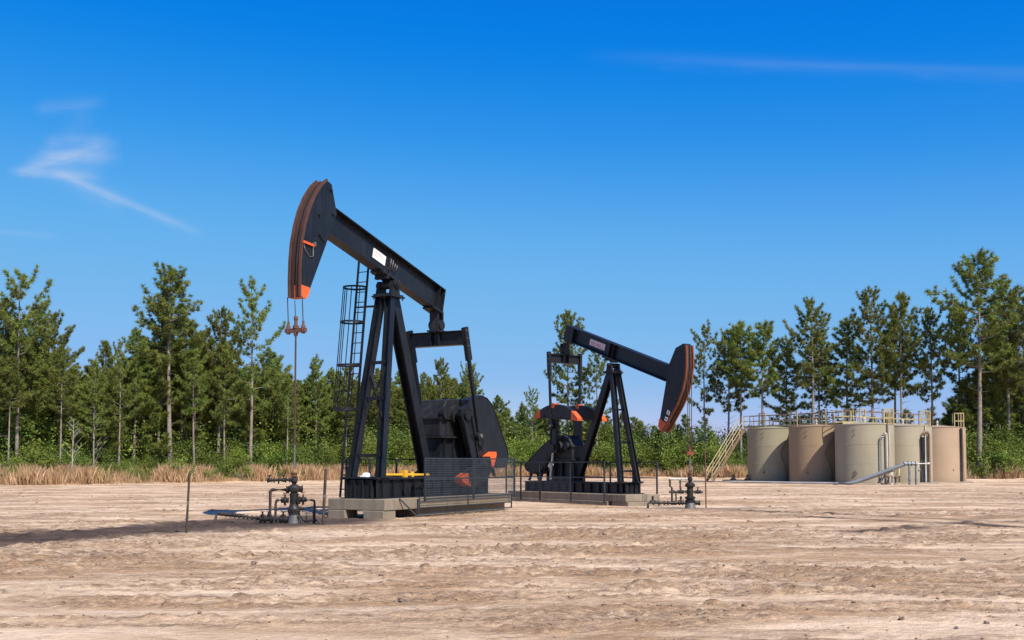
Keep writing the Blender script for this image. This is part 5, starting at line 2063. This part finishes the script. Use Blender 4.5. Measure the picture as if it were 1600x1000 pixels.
# front pines one can tell apart: (kind, px, depth beyond the clearing edge, top py, width scale, label)
FRONT = [
    ('O', 27, 5, 428, 1.0, 'tall open-crowned pine with pale trunk at the far left edge, tallest of the left group'),
    ('T', 3, 9, 470, 0.9, 'pine cut by the left edge of the picture'),
    ('T', 52, 10, 487, 0.9, 'full pine just right of the tall pale-trunked one at the left edge'),
    ('T', 78, 14, 492, 0.95, 'full dark pine, third tall one from the left edge'),
    ('B', 130, 12, 590, 1.0, 'low bushy pine in the dip of the left tree line'),
    ('S', 165, 12, 535, 1.0, 'slim pine left of the dip in the left tree line'),
    ('S', 208, 7, 518, 1.15, 'grey-trunked pine left of the tallest broad pine'),
    ('T', 249, 10, 470, 0.8, 'pine whose trunk stands just left of the tallest broad pine'),
    ('T', 268, 5, 422, 1.15, 'tallest broad dark pine of the left tree line'),
    ('S', 285, 9, 500, 1.2, 'pine tucked against the right side of the tallest broad pine'),
    ('T', 340, 6, 488, 0.85, 'medium pine with thin pale trunk between the two tallest left pines'),
    ('S', 310, 14, 520, 1.1, 'dark-stemmed pine in the second row left of the open pine'),
    ('O', 391, 4, 445, 0.95, 'open-crowned pine with long pale trunk left of the horsehead cables'),
    ('S', 425, 12, 553, 1.0, 'short open pine right of the open-crowned tall one'),
    ('S', 466, 9, 598, 1.1, 'small pine directly behind the left polished rod'),
    ('S', 492, 7, 560, 1.1, 'pine with pale straight stem between the rod and the ladder'),
    ('S', 516, 12, 580, 1.0, 'slender pine just left of the caged ladder'),
    ('S', 640, 8, 585, 1.1, 'pine seen between the larger jack legs and its left pitman'),
    ('T', 690, 6, 563, 0.85, 'round-topped pine seen between the two pitman arms of the larger jack'),
    ('T', 735, 10, 572, 0.8, 'pine behind the right pitman arm of the larger jack'),
    ('S', 762, 12, 628, 1.1, 'low pine behind the belt guard of the larger jack'),
    ('O', 832, 4, 610, 0.75, 'small open pine with pale stem just left of the smaller jack'),
    ('T', 890, 9, 488, 0.8, 'tall pine rising behind the smaller jack gearbox'),
    ('O', 932, 7, 540, 0.9, 'open pine with thin pale trunk behind the smaller jack rear leg'),
    ('O', 1103, 6, 512, 0.8, 'thin pine right of the smaller horsehead cables'),
    ('S', 1136, 8, 518, 1.0, 'first of the thin pines left of the stairs'),
    ('S', 1157, 6, 508, 1.0, 'thin dark-trunked pine above the stairs'),
    ('S', 1194, 6, 508, 1.15, 'pine rising behind the olive tank'),
    ('S', 1232, 9, 532, 1.2, 'shorter pine behind the gap of the olive and brown tanks'),
    ('T', 1268, 5, 472, 0.95, 'broad full-crowned pine behind the brown tank'),
    ('S', 1284, 9, 520, 1.1, 'pine squeezed behind the right side of the broad full-crowned pine'),
    ('S', 1326, 8, 503, 1.15, 'pine rising behind the left edge of the nearest tank'),
    ('T', 1362, 5, 455, 0.85, 'tall narrow pine behind the middle of the nearest tank'),
    ('S', 1396, 10, 500, 1.1, 'second-row pine between the two tall pines over the nearest tank'),
    ('S', 1411, 5, 462, 0.85, 'tall slim pine over the pale beige tank'),
    ('T', 1456, 7, 486, 0.8, 'dark pine over the gap of the two right tanks'),
    ('T', 1497, 10, 480, 0.85, 'pine just left of the tallest pine at right'),
    ('T', 1528, 2, 402, 1.1, 'tallest pine in the picture, right of the tanks'),
    ('T', 1576, 7, 445, 1.0, 'large pine between the tallest one and the right edge'),
    ('T', 1602, 4, 468, 1.0, 'pine cut by the right edge of the picture'),
    ('S', 14, 3, 560, 0.9, 'thin pine with bare lower trunk between the left edge and the tall pale-trunked pine'),
    ('S', 95, 3, 545, 0.9, 'thin bare-trunked pine on the left side of the dip'),
    ('S', 148, 2.5, 565, 0.9, 'thin bare-trunked pine beside the grey dead sapling'),
    ('O', 186, 3, 540, 0.8, 'thin open pine in the dip left of the grey-trunked one'),
    ('S', 305, 3, 530, 0.85, 'thin straight pine right of the tallest broad pine, front rank'),
    ('S', 352, 4, 540, 0.9, 'thin pine close to the medium pine with pale trunk'),
    ('S', 448, 3, 590, 0.9, 'small bare-trunked pine left of the polished rod'),
    ('S', 540, 5, 575, 1.0, 'pine seen through the ladder cage'),
    ('S', 590, 5, 580, 1.1, 'pine seen between the front legs of the larger jack'),
    ('T', 665, 9, 585, 0.8, 'pine seen just right of the larger jack rear leg'),
    ('S', 1552, 12, 520, 1.2, 'dark second-row pine behind the tallest pine at right'),
]
for (kd, px, dep, ty, ws, lb) in FRONT:
    d = 105.0
    for _ in range(6):
        d = edge_y(px2x(px, d)) + dep
    pine(kd, px2x(px, d), d, tophh(ty, d), lb, None, ws)

ZONES = [(-9999, 'beyond the left edge'), (-15, 'at the far left edge'), (90, 'below the dip of the left tree line'), (200, 'around the tallest broad left pine'), (320, 'behind the dark ground stain'),
         (420, 'behind the left wellhead'), (530, 'behind the larger jack legs'), (660, 'behind the larger jack gearbox'), (800, 'between the two jacks'),
         (880, 'behind the smaller jack'), (1010, 'behind the right wellhead'), (1110, 'behind the staircase'), (1180, 'behind the left tanks'), (1350, 'behind the right tanks'), (1505, 'right of the tanks'), (1615, 'beyond the right edge')]


def zone(px):
    z_ = ZONES[0][1]
    for a_, b_ in ZONES:
        if px >= a_:
            z_ = b_
    return z_


# tree-line height profile (top of the massed wood, per picture column) for the rows behind
PX = [-200, 0, 60, 110, 150, 200, 250, 300, 350, 400, 440, 500, 560, 620, 700, 760, 800, 840, 900, 950, 1000, 1060, 1110, 1160, 1250, 1340, 1450, 1500, 1560, 1800]
PY = [520, 515, 530, 580, 580, 555, 540, 535, 545, 572, 585, 588, 590, 588, 592, 618, 645, 640, 632, 640, 650, 655, 662, 665, 660, 655, 640, 600, 560, 540]
# middle rows: countable pines and saplings, but nothing tells one from the next
nmid = 0
for row, dep0 in enumerate((9, 15, 22, 30)):
    px = -330 + row * 13
    while px < 1960:
        d = 105.0
        dep = dep0 + rnd.uniform(-2, 2)
        for _ in range(5):
            d = edge_y(px2x(px, d)) + dep
        ty = float(np.interp(px, PX, PY))
        ty += rnd.uniform(-10, 38) + (0 if row > 1 else 12)
        h = tophh(ty, d)
        opn = 1095 < px < 1480
        if opn and row < 2:
            px += rnd.uniform(30, 50)
        if h > 2.5:
            kd = 'B' if h < 9 or opn else rnd.choice('BBSSB' if row < 2 else 'BSBB')
            kn = {'B': 'bushy young', 'S': 'slim tall-stemmed'}[kd]
            rw = ('front', 'second', 'third', 'back')[row]
            lb = kn + ' pine in the ' + rw + ' rank ' + zone(px)
            pine(kd, px2x(px, d), d, h, lb, lb.replace(' pine ', ' pines '), 1.3 if kd == 'B' else 1.15)
            nmid += 1
        px += rnd.uniform(20, 34) * (1.0 if px < 1095 or px > 1490 else 1.3)
print('mid pines', nmid)

SH = [shrub_mesh(500 + i, 1.6, 3.0, 46, 90, 0.155, 'leaves') for i in range(4)]
SD = [shrub_mesh(520 + i, 2.2, 4.6, 60, 90, 0.185, 'leaves_dark') for i in range(4)]
SW = [shrub_mesh(540 + i, 0.7, 1.3, 16, 40, 0.12, 'leaves') for i in range(3)]
nsh = 0
for row, (dep0, lst, hl, hh, gap) in enumerate(((2.6, SH, 0.45, 1.15, 26), (5.0, SD, 0.7, 1.15, 30), (9.5, SD, 0.85, 1.35, 34), (3.6, SH, 0.8, 1.3, 44), (18, SD, 1.0, 1.5, 46))):
    px = -330 + row * 9
    while px < 1960:
        d = 105.0
        dep = dep0 + rnd.uniform(-1, 1)
        for _ in range(5):
            d = edge_y(px2x(px, d)) + dep
        s = rnd.uniform(hl, hh) * (1.25 if rnd.random() < 0.2 else 1.0)
        if px < 560 and row in (0, 3):
            s *= 0.55
        if px < 560 and row == 1:
            s *= 0.75
        if 560 < px < 1120 and lst is SH:
            s *= 1.1
        hidden = (1180 < px < 1495 and dep0 < 9) or (px < 450 and dep0 < 3 and rnd.random() < 0.55)
        if not hidden:
            kd = 'bright green' if lst is SH else 'dark green'
            q = (SH if (lst is SD and rnd.random() < 0.35) else lst)[rnd.randrange(4)]
            if q in SH:
                kd = 'bright green'
                s *= 1.35 if lst is SD else 1.0
            x = px2x(px, d)
            spawn('shrub', q, ('stem', 'foliage'), kd + ' leafy shrub ' + ('by the dry grass ', 'behind the first shrubs ', 'deep in the wood ', 'a step back ', 'far back in shade ')[row] + zone(px), 'shrub', kd + ' shrubs ' + str(('front', 'second', 'deep', 'inner', 'far')[row]) + ' row ' + zone(px), (x, d, -0.1), rnd.uniform(0, 6.28), (s * rnd.uniform(0.9, 1.4), s, s * rnd.uniform(0.85, 1.2)))
            nsh += 1
        px += rnd.uniform(0.7, 1.4) * gap
print('shrubs', nsh)
# low weeds and bright saplings standing in the dry grass
for (px, dep, s, lb) in ((283, -1.0, 1.6, 'bright green sapling in front of the tallest broad pine'), (268, -0.4, 1.2, 'low green bush beside the bright sapling'),
                         (155, -1.2, 0.8, 'small green weed in the dry grass below the left dip'), (380, -0.8, 1.1, 'green weed tuft at the foot of the open pine'),
                         (330, -0.9, 0.9, 'green weed tuft in dry grass between two left pines'), (437, -1.0, 1.0, 'green weed clump left of the left wellhead'),
                         (472, -1.1, 0.9, 'green weed clump right behind the left wellhead'), (60, -0.8, 0.7, 'small weed near the left edge in dry grass'),
                         (1055, -0.8, 1.4, 'green bush left of the right wellhead'), (1092, -0.6, 1.3, 'green bush behind the right wellhead'),
                         (1540, -1.2, 1.4, 'bright low bush right of the last tank'), (1580, -1.5, 1.6, 'bright low bush at the right edge'), (1516, -0.5, 1.5, 'bright bush touching the last tank'), (1560, -0.3, 2.0, 'leafy bush between the tallest pine and the right edge')):
    d = 105.0
    for _ in range(5):
        d = edge_y(px2x(px, d)) + dep
    spawn('weed_bush', SW[rnd.randrange(3)], ('stem', 'foliage'), lb, 'bush', None, (px2x(px, d), d, -0.05), rnd.uniform(0, 6.28), (s * 1.1, s, s * 1.1))

# scattered low green weeds through the dry grass
px = -40
while px < 1160:
    dep = rnd.uniform(-1.4, 2.5)
    d = 105.0
    for _ in range(5):
        d = edge_y(px2x(px, d)) + dep
    s = rnd.uniform(0.45, 1.05)
    spawn('weed_bush', SW[rnd.randrange(3)], ('stem', 'foliage'), 'low green weed in the dry grass ' + zone(px), 'weed', 'low green weeds in the dry grass ' + zone(px), (px2x(px, d), d, -0.05), rnd.uniform(0, 6.28), (s * rnd.uniform(0.9, 1.7), s, s))
    px += rnd.uniform(14, 52)

# bare pale dead saplings
def dead_sapling(px, dep, h, label, seed):
    r_ = random.Random(seed)
    d = 105.0
    for _ in range(5):
        d = edge_y(px2x(px, d)) + dep
    T_ = thing('dead_sapling', label, 'dead tree', (px2x(px, d), d, -0.1), 0)
    m = MB()
    m.tube((0, 0, 0), (0.1, 0, h), 0.075, 0.015, n=6, caps=False)
    m.build('trunk', M['bark_pale'], T_)
    m = MB()
    for i in range(22):
        f = r_.uniform(0.25, 0.98)
        a = r_.uniform(0, 6.28)
        l = (1.1 - f) * h * 0.28 + 0.2
        p = Vector((0.1 * f, 0, h * f))
        e = p + Vector((math.cos(a) * l, math.sin(a) * l * 0.5, l * 0.9))
        m.tube(p, e, 0.018, 0.006, n=4, caps=False)
    m.build('branches', M['bark_pale'], T_)


dead_sapling(113, 0.2, 5.6, 'bare pale dead sapling below the dip in the left tree line', 3)
dead_sapling(146, 3.5, 6.5, 'bare grey sapling right of the palest dead one', 5)


# ---- dry grass strip along the clearing edge
def grass():
    rng = np.random.default_rng(5)
    n = 52000
    px = rng.uniform(-330, 1900, n)
    dep = rng.uniform(-1.3, 5.5, n) - rng.exponential(0.35, n)
    # keep the strip thin at right where shrubs meet the pad
    d = np.full(n, 105.0)
    for _ in range(5):
        d = np.interp((px - 800) / FPX * d, EX, EY) + dep
    x = (px - 800) / FPX * d
    clump = fbm(x * 0.55, d * 0.55, 9, 3)
    dens = np.where(px < 560, 1.0, np.where(px < 1165, 0.8, 0.18))
    keep = (rng.uniform(size=n) < dens * (0.25 + 1.1 * sstep(clump, 0.35, 0.6)))
    x, d, clump, px = x[keep], d[keep], clump[keep], px[keep]
    n = len(x)
    nb = 9
    X = np.repeat(x, nb) + rng.normal(size=n * nb) * 0.30
    Y = np.repeat(d, nb) + rng.normal(size=n * nb) * 0.30
    H = np.repeat((0.45 + 1.05 * sstep(clump, 0.35, 0.68)) * rng.uniform(0.6, 1.2, n), nb) * rng.uniform(0.45, 1.15, n * nb)
    lean = rng.normal(size=(n * nb, 2)) * 0.17 * H[:, None]
    wd = 0.012
    a = rng.uniform(0, 3.14, n * nb)
    sx, sy = np.cos(a) * wd, np.sin(a) * wd
    z0 = np.full(n * nb, -0.1)
    A = np.stack([X - sx, Y - sy, z0], -1)
    B_ = np.stack([X + sx, Y + sy, z0], -1)
    Cc = np.stack([X + lean[:, 0] * 0.4 + sx, Y + lean[:, 1] * 0.4 + sy, H * 0.6], -1)
    D = np.stack([X + lean[:, 0] - sx * 0.2, Y + lean[:, 1] - sy * 0.2, H], -1)
    V = np.stack([A, B_, Cc, D], 1).reshape(-1, 3)
    F = np.arange(len(V)).reshape(-1, 4)
    t0 = np.clip(np.repeat(rng.uniform(0.2, 0.8, n), nb) + rng.normal(size=n * nb) * 0.15, 0, 1)
    t1 = np.repeat(rng.uniform(size=n), nb) * 0.95 + 0.05
    T_ = np.repeat(np.stack([t0, t1, t0, t0 * 0 + 1], -1), 4, 0)
    me = np_mesh('dry_grass', V, F, T_, [M['drygrass']])
    o = bpy.data.objects.new('dry_grass', me)
    C.objects.link(o)
    tag(o, 'strip of tall dry tan grass mixed with green along the edge of the clearing', 'grass', None, 'stuff')


grass()

# ------------------------------------------------------------------ stones and clods
def rock_mesh(seed, n=1):
    bm = bmesh.new()
    bmesh.ops.create_icosphere(bm, subdivisions=2, radius=1.0)
    r_ = random.Random(seed)
    o = Vector((r_.uniform(0, 50), r_.uniform(0, 50), 0))
    for v in bm.verts:
        k_ = 0.72 + 0.55 * mnoise.noise(v.co * 1.3 + o) + 0.22 * mnoise.noise(v.co * 3.2 + o)
        v.co = Vector((v.co.x * k_, v.co.y * k_ * 0.8, v.co.z * k_ * 0.55))
    me = bpy.data.meshes.new('clod')
    bm.to_mesh(me)
    bm.free()
    me.materials.append(M['rock'])
    return me


RK = [rock_mesh(i) for i in range(6)]


def ground_at(px, py):
    """point on the ground seen at a spot of the photograph (worked out once, used as a world position)"""
    cp, sp_ = math.cos(R(3)), math.sin(R(3))
    cy = (500 - py + 225 - FPX * math.tan(R(3))) / FPX
    cxx = (px - 800) / FPX
    dx, dy, dz = cxx, -cy * sp_ + cp, cy * cp + sp_
    t = -1.7 / dz
    return dx * t, dy * t


for i, (px, py, s, lb) in enumerate(((627, 939, 0.085, 'dark grey wedge-shaped stone in the foreground left of centre'), (1408, 966, 0.075, 'dark rounded stone low in the right foreground'),
                                     (1541, 971, 0.055, 'small dark stone beside the lighter clods at lower right'), (1494, 979, 0.05, 'small dark clod just right of the rounded stone'),
                                     (918, 898, 0.065, 'small black stone right of centre in front of the jacks'), (1092, 953, 0.055, 'small dark stone in the middle foreground'),
                                     (1404, 806, 0.20, 'dark clod of dirt on the dark track at right'), (474, 971, 0.06, 'flat dark stone at lower left'), (397, 882, 0.10, 'brown clod in the left middle ground'),
                                     (1170, 922, 0.07, 'dark clod on a rut bank right of centre'), (1505, 874, 0.10, 'brown clod among churned soil at far right'), (560, 827, 0.12, 'pale brown clod before the concrete block'))):
    x, y = ground_at(px, py)
    o = bpy.data.objects.new('stone', RK[i % 6])
    C.objects.link(o)
    o.location = (x, y, gz_at(x, y) + s * 0.22)
    o.rotation_euler = (0, 0, i * 1.3)
    s *= 0.8
    o.scale = (s, s, s)
    tag(o, lb, 'stone')


def clods():
    rng = np.random.default_rng(8)
    src = []
    for me in RK:
        v = np.zeros(len(me.vertices) * 3)
        me.vertices.foreach_get('co', v)
        f = np.array([list(p.vertices) for p in me.polygons])
        src.append((v.reshape(-1, 3), f))
    n0 = 26000
    # even spread on the ground area
    Y = np.exp(rng.uniform(math.log(9.5), math.log(70), n0))
    X = rng.uniform(-1, 1, n0) * Y * 0.52
    z, ro, st, ve = ground_fields(X[:, None], Y[:, None])
    z, ro, st = z[:, 0], ro[:, 0], st[:, 0]
    keep = rng.uniform(size=n0) < (0.015 + 0.34 * ro ** 2) * (1 - np.clip(st * 3, 0, 1))
    X, Y, z = X[keep], Y[keep], z[keep]
    n = len(X)
    s = np.exp(rng.normal(size=n) * 0.5) * 0.012 * (Y / 14) ** 0.55 + 0.004
    VV, FF = [], []
    k = 0
    oct_v = np.array([(1, 0, 0), (-1, 0, 0), (0, 1, 0), (0, -1, 0), (0, 0, 1), (0, 0, -1), (.6, .6, .5), (-.6, .5, .5)], float)
    of = np.array([(0, 2, 4), (2, 1, 4), (1, 3, 4), (3, 0, 4), (2, 0, 5), (1, 2, 5), (3, 1, 5), (0, 3, 5)])
    ov = oct_v[:6]
    P = np.stack([X, Y, z + s * 0.2], -1)
    jit = rng.uniform(0.5, 1.3, size=(n, 6, 1))
    ang = rng.uniform(0, 6.28, n)
    ca, sa_ = np.cos(ang), np.sin(ang)
    V = ov[None] * jit * s[:, None, None]
    Vx = V[..., 0] * ca[:, None] - V[..., 1] * sa_[:, None]
    Vy = V[..., 0] * sa_[:, None] + V[..., 1] * ca[:, None]
    V = np.stack([Vx, Vy, V[..., 2] * 0.7], -1) + P[:, None]
    F = (of[None] + 6 * np.arange(n)[:, None, None]).reshape(-1, 3)
    me = np_mesh('dirt_clods', V.reshape(-1, 3), F, None, [M['clod']])
    o = bpy.data.objects.new('dirt_clods', me)
    C.objects.link(o)
    tag(o, 'scattered small clods of dirt on the churned sand', 'dirt', None, 'stuff')
    print('clods', n)


M['clod'] = plain('dirt_clod', (0.25, 0.165, 0.108), 0.95, 0, 0.35, 5)
clods()
# pale scrap by the concrete block
x, y = ground_at(512, 800)
T = thing('pipe_scrap', 'pale scrap of pipe lying against the left end of the concrete slab', 'scrap', (x, y, 0.05), R(-20))
m = MB()
m.tube((-0.35, 0, 0.0), (0.35, 0, 0.05), 0.04, n=8)
m.tube((0.3, 0, 0.05), (0.42, 0, 0.06), 0.055, n=8)
m.build('pipe', M['palepipe'], T)
